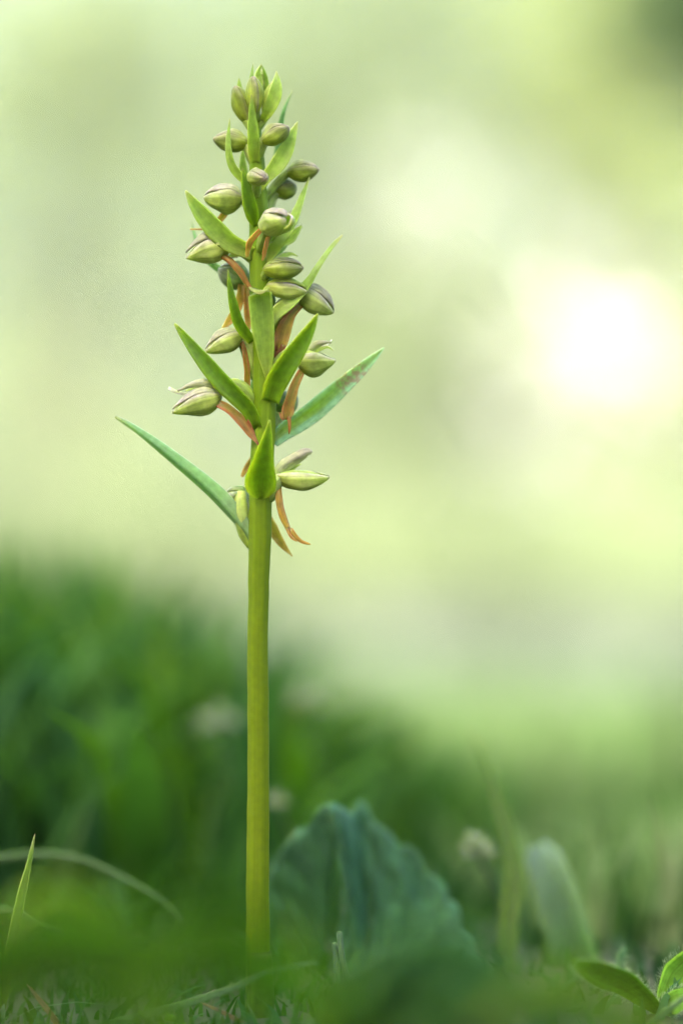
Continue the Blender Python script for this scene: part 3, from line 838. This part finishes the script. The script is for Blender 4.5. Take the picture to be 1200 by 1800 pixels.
def hood(parent, bp, tp, hpx, mats, depth=0.82, lift=0.05, splay=0.05, bend=0.0, peak=0.42, spin=0.0, dorsal=True):
    base = np.array(P(*bp)); tip = np.array(P(*tp))
    A = tip - base
    t = unit(A)
    up = np.array((0.0, -0.25, 1.0))
    U = unit(up - t * np.dot(up, t))
    V = np.cross(t, U)
    if V[1] > 0:
        V = -V
    if spin:
        a = math.radians(spin)
        U, V = U * math.cos(a) + V * math.sin(a), V * math.cos(a) - U * math.sin(a)
    h = PX(hpx, bp[2]) / 2 * 0.87; wz = h * depth
    ms, md = mats
    wp_ = (bp[0] * 0.37 + bp[1] * 0.91) % 6.28
    mb = MB(); sepal_sector(mb, base, A, U, V, h, wz, -28, 84, splay=splay, bend=bend, peak=peak, warp=wp_, rad_off=1.0)
    mb.build('sepal', ms, parent)
    mb = MB(); sepal_sector(mb, base, A, U, V, h, wz, 208, -84, splay=-splay, bend=bend, peak=peak, warp=wp_, rad_off=0.985)
    mb.build('sepal', ms, parent)
    mb = MB(); sepal_sector(mb, base + A * 0.04, A * 0.8, U, V, h * 0.72, wz * 0.72, 60, 170, bend=bend, peak=peak, warp=wp_, n=12)
    mb.build('petal', M_ovary, parent)
    if dorsal:
        mb = MB(); sepal_sector(mb, base, A * 0.97, U, V, h, wz, 90, 52, bend=bend, peak=peak, warp=wp_, lift=lift, rad_off=0.99, swell=1.2)
        mb.build('sepal', md, parent)


def flower(kind, ov, ovr, hd, mats=None, lips=(), extra=(), label=None, ribs=6):
    """ov: ovary path (the part itself); hd: hood spec; lips and extra ribbons are its pieces"""
    mb = MB()
    tube(mb, [P(*p) for p in ov], [PX(r) for r in ovr], n=18, ns=18, ribs=ribs, rib=0.10, twist=2.6)
    o = mb.build(kind, M_ovary, orchid)
    if label:
        o['label'] = label
    if hd:
        hood(o, *hd[:3], mats or (M_sepal, M_dorsal), **(hd[3] if len(hd) > 3 else {}))
    for (path, w, mat, kw) in lips:
        mb = MB()
        kw = dict(kw)
        prongs = kw.pop('prongs', ())
        pr = kw.pop('prof', None)
        d = path[0][2]
        wp = pr(PX(w)) if pr else [(0, PX(w) * .55), (.3, PX(w) * .8), (.65, PX(w)), (.88, PX(w) * .8), (1, PX(w) * .45)]
        ribbon(mb, [P(*p) for p in path], [(a, b * 0.86) for a, b in wp], thick=0.00022, n=26, nc=8, wave=0.10, seed=int(path[0][0]), **kw)
        for (pp, pw) in prongs:
            ribbon(mb, [P(*p) for p in pp], [(0, PX(pw)), (.5, PX(pw) * .75), (.85, PX(pw) * .6), (1, PX(pw) * .2)], thick=0.0003, n=10, nc=4, cup=0.1)
        mb.build('lip', mat, o)
    for (path, w, mat, kw) in extra:
        mb = MB()
        kw = dict(kw); nm = kw.pop('name', 'petal'); pr = kw.pop('prof', None)
        wp = pr(PX(w)) if pr else lance(PX(w), base=0.6, peak=0.45, tip=0.3)
        ribbon(mb, [P(*p) for p in path], wp, thick=0.0003, n=16, nc=6, **kw)
        mb.build(nm, mat, o)
    return o


# lowest right: open hood, raised purple sepal, long forked lip
flower('flower', [(468, 880, 0), (478, 865, -0.5), (486, 848, -1), (496, 838, -1)], [9, 12, 12, 8], ((484, 838, -1), (579, 833, -1), 44, dict(bend=-0.04, dorsal=False, peak=0.45)),
       lips=[([(490, 850, -1), (490, 872, -2), (494, 898, -2.4), (503, 922, -2.2), (509, 934, -2)], 15, M_lipgold, dict(cup=-0.25, prof=lambda w: [(0, w * .7), (.3, w), (.7, w), (1, w * .7)], prongs=[([(510, 930, -2), (520, 943, -2), (530, 952, -1.8), (546, 957, -1.5)], 9), ([(505, 928, -2), (510, 941, -2.2), (515, 947, -2.4), (523, 952, -2.4)], 7)]))],
       extra=[([(484, 838, -0.5), (500, 818, -1), (525, 802, -1.5), (540, 794, -1.5), (548, 796, -1.5)], 24, M_dorsal, dict(name='sepal', cup=-0.3, prof=lambda w: [(0, w * .7), (.3, w * 1), (.6, w * .9), (.85, w * .75), (1, w * .3)])),
              ([(490, 832, 1), (508, 822, 1.5), (525, 810, 1.5), (540, 801, 1)], 12, M_pale, dict(cup=0.1)),
              ([(500, 832, 0.5), (515, 822, 1), (530, 815, 1)], 10, M_sepal, dict(cup=0.2))],
       label='lowest flower on the right with a long forked hanging lip')
# left flower, second from below
flower('flower', [(452, 728, 0.5), (442, 702, 0), (424, 681, -0.5), (404, 676, -1), (386, 690, -1)], [8, 11, 12, 11, 9], ((390, 694, -1), (301, 720, -1.5), 50, dict(bend=0.02, peak=0.4)),
       lips=[([(376, 706, -1.5), (398, 718, -2), (422, 738, -2), (440, 762, -1.8), (457, 786, -2)], 24, M_lip, dict(cup=0.18, roll=(20, 20), prof=lambda w: [(0, w * .7), (.25, w * .8), (.6, w), (.74, w * .85), (.85, w * .35), (1, w * .1)]))],
       extra=[([(385, 688, -1.5), (362, 674, -2), (338, 676, -2.2), (312, 687, -2.2)], 17, M_dorsal, dict(name='sepal', cup=-0.25)),
              ([(352, 690, -1), (330, 692, -1.5), (312, 690, -1.5), (296, 682, -1.5)], 7, M_pale, dict(cup=0.1, prof=lambda w: [(0, w), (1, w * .8)])),
              ([(380, 690, 0), (352, 680, 1), (325, 688, 1)], 12, M_sepal, dict(cup=0.2))],
       label='left flower with purple edged hood and brown lip against the stem')
# right flower under the dark bract
flower('flower', [(476, 692, 0), (484, 660, -0.5), (496, 634, -1), (515, 622, -1), (534, 628, -1)], [9, 12, 13, 12, 9], ((520, 634, -1), (589, 627, -1), 55, dict(bend=-0.02, peak=0.42, dorsal=False)),
       lips=[([(530, 652, -1), (520, 672, -1.5), (512, 695, -1.8), (506, 718, -1.8), (503, 738, -1.5)], 27, M_lip, dict(cup=0.16, roll=(10, 15), prof=lambda w: [(0, w * .55), (.3, w * .7), (.6, w * .85), (.85, w), (1, w * .5)], prongs=[([(508, 732, -1.6), (509, 748, -1.6), (508, 763, -1.4)], 7), ([(494, 726, -1.8), (495, 734, -1.9), (499, 739, -2)], 6)]))],
       extra=[([(540, 622, -1), (555, 606, -1.6), (570, 602, -1.8), (582, 602, -1.6)], 15, M_dorsal, dict(name='sepal', cup=-0.25)),
              ([(540, 620, 0), (560, 611, 0), (575, 606, 0), (583, 597, 0)], 5, M_pale, dict()),
              ([(545, 622, 0), (562, 613, 0), (576, 610, 0), (586, 616, 0)], 9, M_sepal, dict())],
       label='right flower with a hood like a beak and a brown hanging lip')
# left flower beside the narrow bract
flower('flower', [(452, 665, 1), (444, 635, 1), (434, 608, 1), (424, 594, 0.5), (412, 590, 0)], [10, 15, 15, 13, 10], ((428, 586, 0), (359, 613, -0.5), 44, dict(bend=0.03, peak=0.42, lift=0.06)),
       lips=[([(424, 600, -0.6), (430, 622, -0.8), (433, 650, -0.6), (434, 675, 0), (434, 694, 0.2)], 15, M_lip, dict(cup=0.2, roll=(30, 30)))],
       label='left flower with a smooth green hood and brown lip edge')
# glaucous flower behind, left of the stem
flower('flower', [(452, 560, 2), (442, 535, 3.5), (432, 510, 4.5), (422, 492, 4.5)], [9, 13, 14, 11], ((440, 492, 4.5), (384, 472, 4), 50, dict(peak=0.5)), mats=(M_bluesepal, M_bluesepal),
       lips=[([(424, 500, 3), (420, 530, 3), (408, 556, 3.5), (388, 582, 3.5)], 20, M_lipgold, dict(cup=0.2, roll=(10, 20), prof=lambda w: [(0, w * .6), (.4, w), (.75, w * .85), (1, w * .15)])),
             ([(432, 500, 2), (434, 530, 2), (436, 560, 2), (438, 580, 2.2)], 16, M_lip, dict(cup=0.2))],
       label='bluish green flower set back behind a thin bract')
# left flower under the long bract
flower('flower', [(450, 462, 0.5), (436, 446, 0), (420, 432, -0.3), (402, 428, -0.5), (388, 432, -0.5)], [8, 11, 13, 12, 9], ((406, 424, -0.5), (326, 450, -1), 56, dict(bend=0.04, peak=0.42, lift=0.10)),
       lips=[([(384, 447, -1.4), (402, 456, -2), (420, 474, -2.4), (434, 496, -2.2), (442, 510, -2)], 15, M_lip, dict(cup=-0.25, roll=(10, 20), prof=lambda w: [(0, w * .6), (.3, w), (.7, w * .95), (1, w * .5)]))],
       extra=[([(400, 450, 0), (380, 455, 0), (360, 454, 0)], 10, M_pale, dict()), ([(425, 436, 0.5), (412, 448, 0.5), (398, 452, 0.5)], 16, M_pale, dict())],
       label='left flower tucked under a long bract, with a curved red brown lip')
# left bud like flower with purple top
flower('flower', [(450, 385, 1), (440, 366, 0.5), (430, 352, 0), (420, 346, 0)], [7, 9, 10, 9], ((428, 348, 0), (358, 344, -0.5), 56, dict(peak=0.46, bend=0.0, lift=0.05)), mats=(M_sepal, M_dorsal),
       lips=[([(404, 362, 0), (394, 376, 0.5), (380, 392, 1), (362, 402, 1.2), (334, 403, 1.2)], 15, M_lip, dict(cup=0.15, roll=(20, 20), prof=lambda w: [(0, w * .7), (.25, w), (.45, w * .8), (.62, w * .3), (1, w * .22)]))],
       extra=[([(424, 352, 1), (414, 364, 1), (404, 372, 1)], 14, M_pale, dict())],
       label='round flower on the left with a purplish crest and thin red lip')
# front flower facing the viewer
flower('flower', [(458, 440, -1.5), (464, 424, -3.5), (470, 405, -5), (474, 392, -5.5)], [8, 11, 12, 10], ((460, 396, -4), (506, 378, -11), 50, dict(peak=0.55, depth=1.0)), mats=(M_sepal, M_dorsal),
       lips=[([(466, 398, -6), (450, 412, -6.5), (437, 430, -6), (434, 452, -5)], 14, M_lip, dict(cup=0.15, roll=(10, 40))),
             ([(474, 408, -6), (468, 428, -6.5), (461, 458, -6)], 10, M_lip, dict(cup=0.15, roll=(10, 40)))],
       extra=[([(480, 410, -2), (500, 392, -1), (512, 372, 0)], 30, M_dorsal, dict(name='sepal', cup=-0.3)),
              ([(490, 425, 0), (512, 412, 0), (531, 396, 0)], 28, M_sepal, dict(name='sepal', cup=-0.2)),
              ([(478, 425, -2), (486, 405, -2.5), (498, 388, -2.5)], 20, M_ovary, dict(cup=-0.3))],
       label='front flower pointing at the viewer, greyish purple and soft')
# grey bud like flower at right of the stem
flower('flower', [(462, 492, -1), (466, 482, -2.5), (472, 475, -3.5)], [6, 7, 7], ((462, 474, -3.5), (531, 464, -5), 40, dict(peak=0.5)), mats=(M_bud, M_budtop),
       extra=[([(478, 466, -1), (498, 450, -0.5), (512, 446, 0), (524, 450, 0)], 13, M_sepal, dict(name='sepal')),
              ([(482, 480, -2), (505, 485, -2.5), (522, 480, -3)], 12, M_pale, dict())],
       label='grey green bud like flower just right of the stem')
# green flower right, small, in front
flower('flower', [(466, 530, -1), (470, 515, -2), (476, 504, -2.5)], [8, 9, 8], ((468, 502, -2.5), (541, 506, -3), 38, dict(peak=0.48)), mats=(M_sepal, M_sepal), label='small green hooded flower right of the stem')
# right flower drooping hood, big brown lip
flower('flower', [(472, 590, 0), (482, 562, 0), (500, 540, 0), (520, 524, 0.3), (538, 516, 0.5)], [11, 15, 16, 14, 10], ((520, 506, 0.5), (588, 547, 0.5), 54, dict(peak=0.46, bend=0.03, lift=0.04)),
       lips=[([(528, 536, -0.5), (512, 552, -1), (500, 576, -1.2), (493, 600, -1.2), (488, 618, -1)], 33, M_lip, dict(cup=0.12, roll=(0, 10), prof=lambda w: [(0, w * .45), (.25, w * .62), (.6, w), (.85, w * .9), (1, w * .5)], prongs=[([(498, 606, -1.2), (494, 616, -1.2), (480, 627, -1.2)], 10), ([(484, 606, -0.8), (483, 624, -0.8), (482, 641, -0.5)], 11)]))],
       label='right flower with a drooping hood and a wide red brown lip')
# behind, lower right of the stem
flower('flower', [(470, 770, 2), (480, 750, 3.5), (488, 730, 4.5)], [9, 13, 12], ((478, 722, 5), (520, 694, 6), 46, dict(peak=0.5)), mats=(M_bluesepal, M_bluesepal), label='bluish flower half hidden behind a hanging lip')
# behind, lower left of the stem
flower('flower', [(441, 962, 1.5), (431, 935, 1.5), (425, 905, 1), (424, 880, 1), (424, 866, 1.5)], [6, 12, 14, 13, 9], ((440, 880, 3), (396, 866, 2.5), 44, dict(peak=0.55)), mats=(M_bluesepal, M_bluesepal),
       lips=[([(468, 905, 5), (482, 935, 5), (497, 958, 4.5), (514, 978, 4)], 24, M_lipgold, dict(cup=0.15, prof=lambda w: [(0, w * .7), (.3, w), (.65, w * .7), (1, w * .08)]))],
       label='pale ribbed flower in the axil of the longest bract', ribs=9)
flower('flower', [(462, 822, 3), (456, 800, 4), (452, 782, 5)], [8, 9, 8], None,
       lips=[([(452, 780, 5), (444, 805, 4.5), (434, 822, 4), (425, 838, 3.5)], 13, M_lip, dict(cup=0.15))], label='flower hidden behind the stem with only its lip tip showing')


def bud(ov, ovr, bp, tp, h, mats=(M_bud, M_budtop), label=None, **kw):
    return flower('flower_bud', ov, ovr, (bp, tp, h * 0.94, dict(lift=0.0, splay=0.0, **kw)), mats=mats, label=label)


bud([(450, 300, 0.5), (440, 275, 0), (434, 255, 0)], [6, 8, 8], (438, 252, 0), (376, 238, -0.5), 43, peak=0.5, bend=0.0)
bud([(452, 285, 0), (458, 262, -1.5), (464, 246, -2.5)], [6, 9, 9], (459, 250, -2.5), (504, 219, -4), 40, peak=0.55)
bud([(450, 240, 0), (442, 228, 0), (434, 212, 0)], [6, 7, 9], (438, 218, 0), (416, 150, -1), 38, peak=0.55, mats=(M_bud, M_bud))
bud([(451, 215, 0), (450, 200, -1.5), (450, 186, -2.5)], [5, 7, 8], (451, 198, -2.5), (449, 134, -4), 33, peak=0.55, mats=(M_bud, M_bud))
bud([(452, 228, 0), (462, 212, 0), (468, 200, 0)], [6, 7, 8], (464, 206, 0), (488, 136, 0), 32, peak=0.5, mats=(M_bud, M_bud))
bud([(454, 360, 1.5), (474, 338, 2.5), (494, 314, 2.5), (510, 302, 2)], [6, 7, 7, 7], (503, 302, 2), (561, 296, 1.5), 41, peak=0.5, label='plump purplish bud standing out at the right')
bud([(452, 350, 0), (451, 334, -2.5), (451, 320, -4.5)], [6, 8, 8], (438, 308, -4), (468, 311, -9), 33, peak=0.55, depth=1.0)
bud([(456, 395, 1.5), (470, 368, 3), (478, 348, 4), (486, 338, 4)], [7, 9, 10, 9], (478, 338, 4), (519, 322, 5), 42, peak=0.55, mats=(M_bud, M_bluesepal))
bud([(452, 170, 0.5), (456, 160, 1), (459, 150, 1.5)], [3, 4, 5], (458, 160, 1.5), (462, 122, 2), 18, peak=0.5, mats=(M_bud, M_bud))

# sheath round the foot of the orchid
mb = MB()
tube(mb, [P(457, 1835, 0), P(457, 1790, 0), P(457, 1740, 0), P(456, 1700, 0), P(455, 1672, 0)], [PX(27), PX(26), PX(25), PX(23.5), PX(22)], n=20, ns=24, ribs=11, rib=0.03)
mb.build('sheath', M_gblade, orchid)

# ================================================================== OTHER PLANTS AT THE FOOT
# broad crinkled leaf behind the stem
bl = empty('broad_leaf_plant', Vector((P(612, 1830, 14).x, 0.014, 0.0)))
tag(bl, 'broad bluish green crinkled leaf folded upright just right of the orchid stem', 'leaf plant')


def fan_leaf(parent, centre, rim, mat, n=70, m=16, pleats=9, amp=0.0016, tooth=0.035, name='leaf', thick=0.0004, bulge=0.0):
    c = np.array(P(*centre))
    rp = spline([P(*q) for q in rim], n)
    rows, uvs = [], []
    for j in range(n):
        s = j / (n - 1)
        tf = 1 + tooth * abs(math.sin(s * math.pi * pleats + 0.8 * math.sin(s * 7))) - tooth * 0.5
        am = amp * (0.6 + 0.5 * math.sin(s * 11 + 1.3) + 0.25 * math.sin(s * 31))
        row, q = [], []
        for i in range(m):
            t = 0.02 + 0.98 * i / (m - 1)
            p = c + (rp[j] - c) * t * (tf if i > m - 4 else 1 + (tf - 1) * t * 0.5)
            p = p + np.array((0, -1.0, 0.2)) * (am * t * math.cos(math.pi * pleats * s + 1.7 * math.sin(s * 9 + 2 * t)) + bulge * math.sin(math.pi * t))
            p = p + np.array((0, 1.0, 0)) * 0.0007 * (math.sin(t * 23 + s * 37) + 0.6 * math.sin(t * 51 - s * 23)) * t
            row.append(p); q.append((t, s))
        rows.append(row); uvs.append(q)
    mb = MB()
    mb.grid(rows, uvs)
    o = mb.build(name, mat, parent)
    md = o.modifiers.new('thickness', 'SOLIDIFY'); md.thickness = thick; md.offset = 0
    return o


fan_leaf(bl, (560, 1760, 52), [(520, 1800, 52), (470, 1640, 50), (474, 1530, 46), (510, 1478, 42), (545, 1444, 38), (578, 1416, 34), (596, 1430, 34)], M_broad, pleats=5, n=60, amp=0.0009, tooth=0.03)
fan_leaf(bl, (650, 1800, 40), [(575, 1790, 44), (598, 1640, 40), (604, 1510, 36), (578, 1414, 34), (606, 1430, 38), (640, 1418, 46), (672, 1462, 44), (712, 1488, 46), (752, 1530, 46), (790, 1574, 46), (814, 1636, 42), (842, 1700, 36), (856, 1800, 30)], M_broad, pleats=15, n=140, m=22, amp=0.0008, tooth=0.045)
fan_leaf(bl, (660, 1850, -60), [(520, 1850, -70), (570, 1740, -80), (640, 1680, -90), (720, 1655, -95), (790, 1672, -100), (850, 1720, -100), (900, 1820, -95)], M_broad, pleats=7, n=60, amp=0.0015)
for p0 in ([(650, 1840, 4), (628, 1770, 2), (604, 1700, 4), (596, 1640, 8)], [(622, 1840, 0), (612, 1780, -2), (594, 1716, 2), (588, 1660, 8)]):
    mb = MB(); tube(mb, [P(*q) for q in p0], [PX(7), PX(6), PX(5)], n=14, ns=10); mb.build('leaf_stalk', M_gpale, bl)


def blade(name, pts, w, mat, label, cat='grass blade', roll=(0, 0), cup=0.15, keel=0.0, prof=None, group=None, thick=0.0003):
    mb = MB()
    pr = prof(PX(w, pts[0][2])) if prof else [(0, PX(w) * .8), (.3, PX(w)), (.7, PX(w) * .75), (.92, PX(w) * .3), (1, PX(w) * .06)]
    org = P(*pts[0])
    ribbon(mb, [P(*p) for p in pts], pr, roll=roll, cup=cup, keel=keel, thick=thick, n=30, nc=6)
    o = mb.build(name, mat, None, origin=org)
    return tag(o, label, cat, group)


blade('grass_blade', [(-2, 1800, -2), (8, 1740, -2), (22, 1660, -1), (38, 1580, 0), (52, 1520, 0), (62, 1466, 0)], 22, M_gblade, 'upright grass blade with a dark tip near the left edge', roll=(10, 25), group='single grass blades')
blade('grass_blade', [(-260, 1640, 50), (-120, 1535, 50), (0, 1508, 50), (70, 1502, 49), (140, 1510, 48), (220, 1546, 46), (292, 1592, 44), (330, 1640, 42)], 11, M_gpale, 'pale grass blade arching over at the lower left', roll=(30, 20), group='single grass blades', prof=lambda w: [(0, w * .8), (.4, w), (.8, w * .8), (1, w * .2)])
blade('grass_blade', [(-140, 1640, 40), (0, 1602, 38), (60, 1622, 37), (135, 1660, 36), (170, 1690, 36)], 13, M_gpale, 'lower thin arching grass blade at the left edge', roll=(20, 20), group='single grass blades')
blade('grass_blade', [(150, 1812, -14), (250, 1788, -15), (340, 1762, -15), (410, 1738, -16), (480, 1708, -18), (560, 1690, -22)], 14, M_gblue, 'slender bluish grass blade crossing low in front of the stem', roll=(20, 20), group='single grass blades')
blade('grass_blade', [(880, 1830, 36), (885, 1720, 40), (896, 1600, 45), (902, 1520, 50), (884, 1440, 60), (858, 1360, 70), (826, 1280, 80)], 34, M_gblade, 'wide dark grass blade rising right of the broad leaf, tip bent left', group='single grass blades', prof=lambda w: [(0, w * .7), (.3, w), (.55, w * .9), (.75, w * .5), (.9, w * .25), (1, w * .06)])
blade('blunt_leaf', [(1030, 1830, 55), (1010, 1700, 55), (985, 1600, 56), (962, 1530, 58), (944, 1486, 62)], 78, M_gblue, 'pale blue green blunt blade leaning at the lower right', cat='leaf', cup=0.2, prof=lambda w: [(0, w * .6), (.3, w), (.7, w * .95), (.9, w * .8), (1, w * .4)])
blade('dry_stalk', [(112, 1815, -4), (88, 1780, -4), (66, 1752, -4), (48, 1730, -4)], 11, M_straw, 'dry straw stalk at the bottom left corner', cat='straw', group='dry stalks')
blade('dry_stalk', [(455, 1815, -6), (420, 1795, -6), (388, 1778, -6), (352, 1762, -6)], 9, M_straw, 'dry straw stalk lying left of the orchid foot', cat='straw', group='dry stalks')
blade('dry_stalk', [(456, 1812, -8), (448, 1792, -8), (441, 1778, -8), (434, 1764, -8)], 6, M_gpale, 'tiny pale sliver of grass at the orchid foot', cat='grass blade')
blade('grass_blade', [(-4, 1830, -5), (2, 1795, -5), (8, 1765, -4)], 16, M_gblue, 'short bluish blade tip in the bottom left corner', group='single grass blades')

# blurred leaves close to the lens
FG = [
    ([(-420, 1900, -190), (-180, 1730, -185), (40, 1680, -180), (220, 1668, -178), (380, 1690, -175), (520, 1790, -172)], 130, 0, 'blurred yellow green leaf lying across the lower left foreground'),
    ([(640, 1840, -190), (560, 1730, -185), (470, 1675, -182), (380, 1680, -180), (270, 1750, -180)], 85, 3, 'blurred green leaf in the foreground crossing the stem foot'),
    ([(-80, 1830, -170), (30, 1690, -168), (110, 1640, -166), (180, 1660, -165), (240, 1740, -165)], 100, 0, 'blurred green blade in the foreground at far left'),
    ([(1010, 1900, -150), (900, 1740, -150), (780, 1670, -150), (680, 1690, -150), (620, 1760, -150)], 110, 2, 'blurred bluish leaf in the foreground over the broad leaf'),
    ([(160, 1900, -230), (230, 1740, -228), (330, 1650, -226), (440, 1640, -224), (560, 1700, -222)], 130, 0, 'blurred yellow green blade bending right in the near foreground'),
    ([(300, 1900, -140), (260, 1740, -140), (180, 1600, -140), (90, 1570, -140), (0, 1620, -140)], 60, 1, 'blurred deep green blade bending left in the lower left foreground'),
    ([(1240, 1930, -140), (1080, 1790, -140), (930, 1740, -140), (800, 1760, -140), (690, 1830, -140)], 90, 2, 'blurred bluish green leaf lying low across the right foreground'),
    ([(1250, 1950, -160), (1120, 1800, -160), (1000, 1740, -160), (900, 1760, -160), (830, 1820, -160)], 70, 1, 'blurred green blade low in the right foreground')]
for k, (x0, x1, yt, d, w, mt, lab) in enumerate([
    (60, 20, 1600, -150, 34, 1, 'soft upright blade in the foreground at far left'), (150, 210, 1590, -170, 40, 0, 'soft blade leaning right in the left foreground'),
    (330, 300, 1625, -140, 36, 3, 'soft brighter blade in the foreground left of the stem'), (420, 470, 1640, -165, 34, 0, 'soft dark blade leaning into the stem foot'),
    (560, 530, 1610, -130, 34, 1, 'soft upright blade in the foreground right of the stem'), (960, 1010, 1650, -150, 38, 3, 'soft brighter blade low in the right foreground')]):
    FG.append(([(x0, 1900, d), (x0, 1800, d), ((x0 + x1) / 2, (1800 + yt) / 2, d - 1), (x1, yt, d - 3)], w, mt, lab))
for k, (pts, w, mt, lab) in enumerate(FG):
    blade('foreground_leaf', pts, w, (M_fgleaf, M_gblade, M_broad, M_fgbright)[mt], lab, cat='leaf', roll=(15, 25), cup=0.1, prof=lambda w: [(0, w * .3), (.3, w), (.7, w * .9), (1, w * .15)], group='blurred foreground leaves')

# leafy herb in the lower right corner
hb = empty('leafy_herb', Vector((P(1160, 1830, 4).x, 0.004, 0.0)))
tag(hb, 'small hairy bright green herb in the lower right corner', 'herb')


def herb_leaf(pts, w, roll, cup, seed, mat=M_herb):
    mb = MB()
    ribbon(mb, [P(*p) for p in pts], [(0, PX(w) * .15), (.15, PX(w) * .6), (.45, PX(w)), (.7, PX(w) * .85), (.9, PX(w) * .45), (1, PX(w) * .08)], roll=roll, cup=cup, keel=0.0, thick=0.0004, n=26, nc=10, wave=0.03, seed=seed)
    o = mb.build('leaf', mat, hb)
    hm = MB(); r = np.random.default_rng(seed)
    c = spline([P(*p) for p in pts], 60)
    T = np.gradient(c, axis=0)
    wv = np.interp(np.linspace(0, 1, 60), [0, .15, .45, .7, .9, 1], [PX(w) * q for q in (.15, .6, 1, .85, .45, .08)])
    for i in range(4, 59):
        t = unit(T[i]); s0 = unit(np.cross(t, VIEW)); d0 = unit(np.cross(s0, t))
        a = math.radians(roll[0] + (roll[1] - roll[0]) * i / 59)
        s = s0 * math.cos(a) + d0 * math.sin(a); nn = unit(np.cross(t, s))
        for sg in (-1, 1):
            for q in range(2):
                p = c[i] + s * sg * wv[i] * 0.5 + nn * cup * wv[i] + t * r.uniform(-.0004, .0004)
                e = p + (s * sg + t * r.uniform(-.1, .9) + nn * r.normal(0, .6)) * r.uniform(.0002, .0011)
                tube(hm, [p, e], [0.00005, 0.00002], n=2, ns=3)
    hm.build('leaf_hairs', M_hair, o)['kind'] = 'stuff'


herb_leaf([(1165, 1790, 2), (1140, 1760, -2), (1100, 1728, -8), (1055, 1705, -18), (1008, 1686, -30)], 58, (35, 25), 0.12, 1)
herb_leaf([(1160, 1782, 4), (1175, 1755, 6), (1200, 1720, 7), (1230, 1690, 6), (1262, 1668, 4)], 84, (-5, 10), 0.16, 2)
herb_leaf([(1160, 1784, 1), (1176, 1768, -2), (1205, 1757, -6), (1245, 1755, -10)], 44, (30, 45), 0.1, 3)
herb_leaf([(1165, 1800, 8), (1130, 1775, 16), (1105, 1735, 22), (1092, 1695, 24), (1100, 1665, 22)], 40, (30, 60), 0.2, 4, M_broad)
mb = MB(); tube(mb, [P(1172, 1840, 4), P(1166, 1800, 3), P(1162, 1780, 3)], [PX(9), PX(8), PX(7)], n=8, ns=10); mb.build('stalk', M_herb, hb)
blade('grass_blade', [(1120, 1825, -14), (1150, 1795, -14), (1180, 1770, -14), (1225, 1735, -14)], 13, M_gblue, 'bluish blade crossing in front of the herb at lower right', group='single grass blades')


# small pale flower heads, blurred among the grass
def pale_flower(px, py, d, rpx, label, seed, mat=M_white):
    r = np.random.default_rng(seed)
    c = np.array(P(px, py, d))
    foot = Vector((c[0] + 0.004, c[1] + 0.003, 0.0)); foot.z = float(ground_z(foot.x, foot.y))
    t = empty('pale_flower', foot)
    tag(t, label, 'flower', 'small pale flower heads in the grass')
    mb = MB(); tube(mb, [foot, (np.array(foot) + c) / 2 + np.array((0.002, 0, 0.002)), c], [0.0006, 0.0005, 0.0005], n=12, ns=6); mb.build('stalk', M_gpale, t)
    R = PX(rpx, d)
    for k in range(16):
        v = r.normal(size=3); v[2] = abs(v[2]) * 0.9 - 0.15; v /= np.linalg.norm(v)
        m = MB()
        ribbon(m, [c + v * R * 0.08, c + v * R * 0.55 + np.array((0, 0, R * 0.12)), c + v * R], [(0, R * .12), (.6, R * .42), (1, R * .1)], cup=0.2, thick=0.0002, n=7, nc=4, side=tuple(unit(r.normal(size=3))))
        m.build('petal', mat, t)


pale_flower(385, 1275, 130, 40, 'pale blurred flower head just left of the stem in the grass', 1)
pale_flower(540, 1245, 150, 42, 'pale blurred flower head just right of the stem in the grass', 2)
pale_flower(488, 1412, 90, 24, 'small cream flower head close beside the stem, lower down', 3)
pale_flower(838, 1500, 60, 40, 'whitish lilac flower head beside the wide dark blade', 4)

# bud cluster of a tiny plant at the bottom
tc_ = empty('tiny_bud_plant', Vector((P(305, 1830, -3).x, -0.003, 0.0)))
tag(tc_, 'tiny green bud cluster poking up at the bottom edge', 'herb')
r = np.random.default_rng(8)
mb = MB(); tube(mb, [P(305, 1840, -3), P(304, 1815, -3), P(305, 1800, -3)], [PX(4), PX(4), PX(3)], n=6, ns=8); mb.build('stalk', M_gpale, tc_)
for k in range(7):
    a = P(305 + r.uniform(-8, 8), 1800 + r.uniform(-4, 6), -3 + r.uniform(-1, 1))
    b = a + Vector((r.uniform(-.0014, .0014), r.uniform(-.0008, .0008), r.uniform(.0012, .0022)))
    m = MB(); tube(m, [a, (a + b) / 2, b], [(0, 0.0003), (.4, 0.0007), (.8, 0.0005), (1, 0.0001)], n=8, ns=8); m.build('bud', M_herb, tc_)
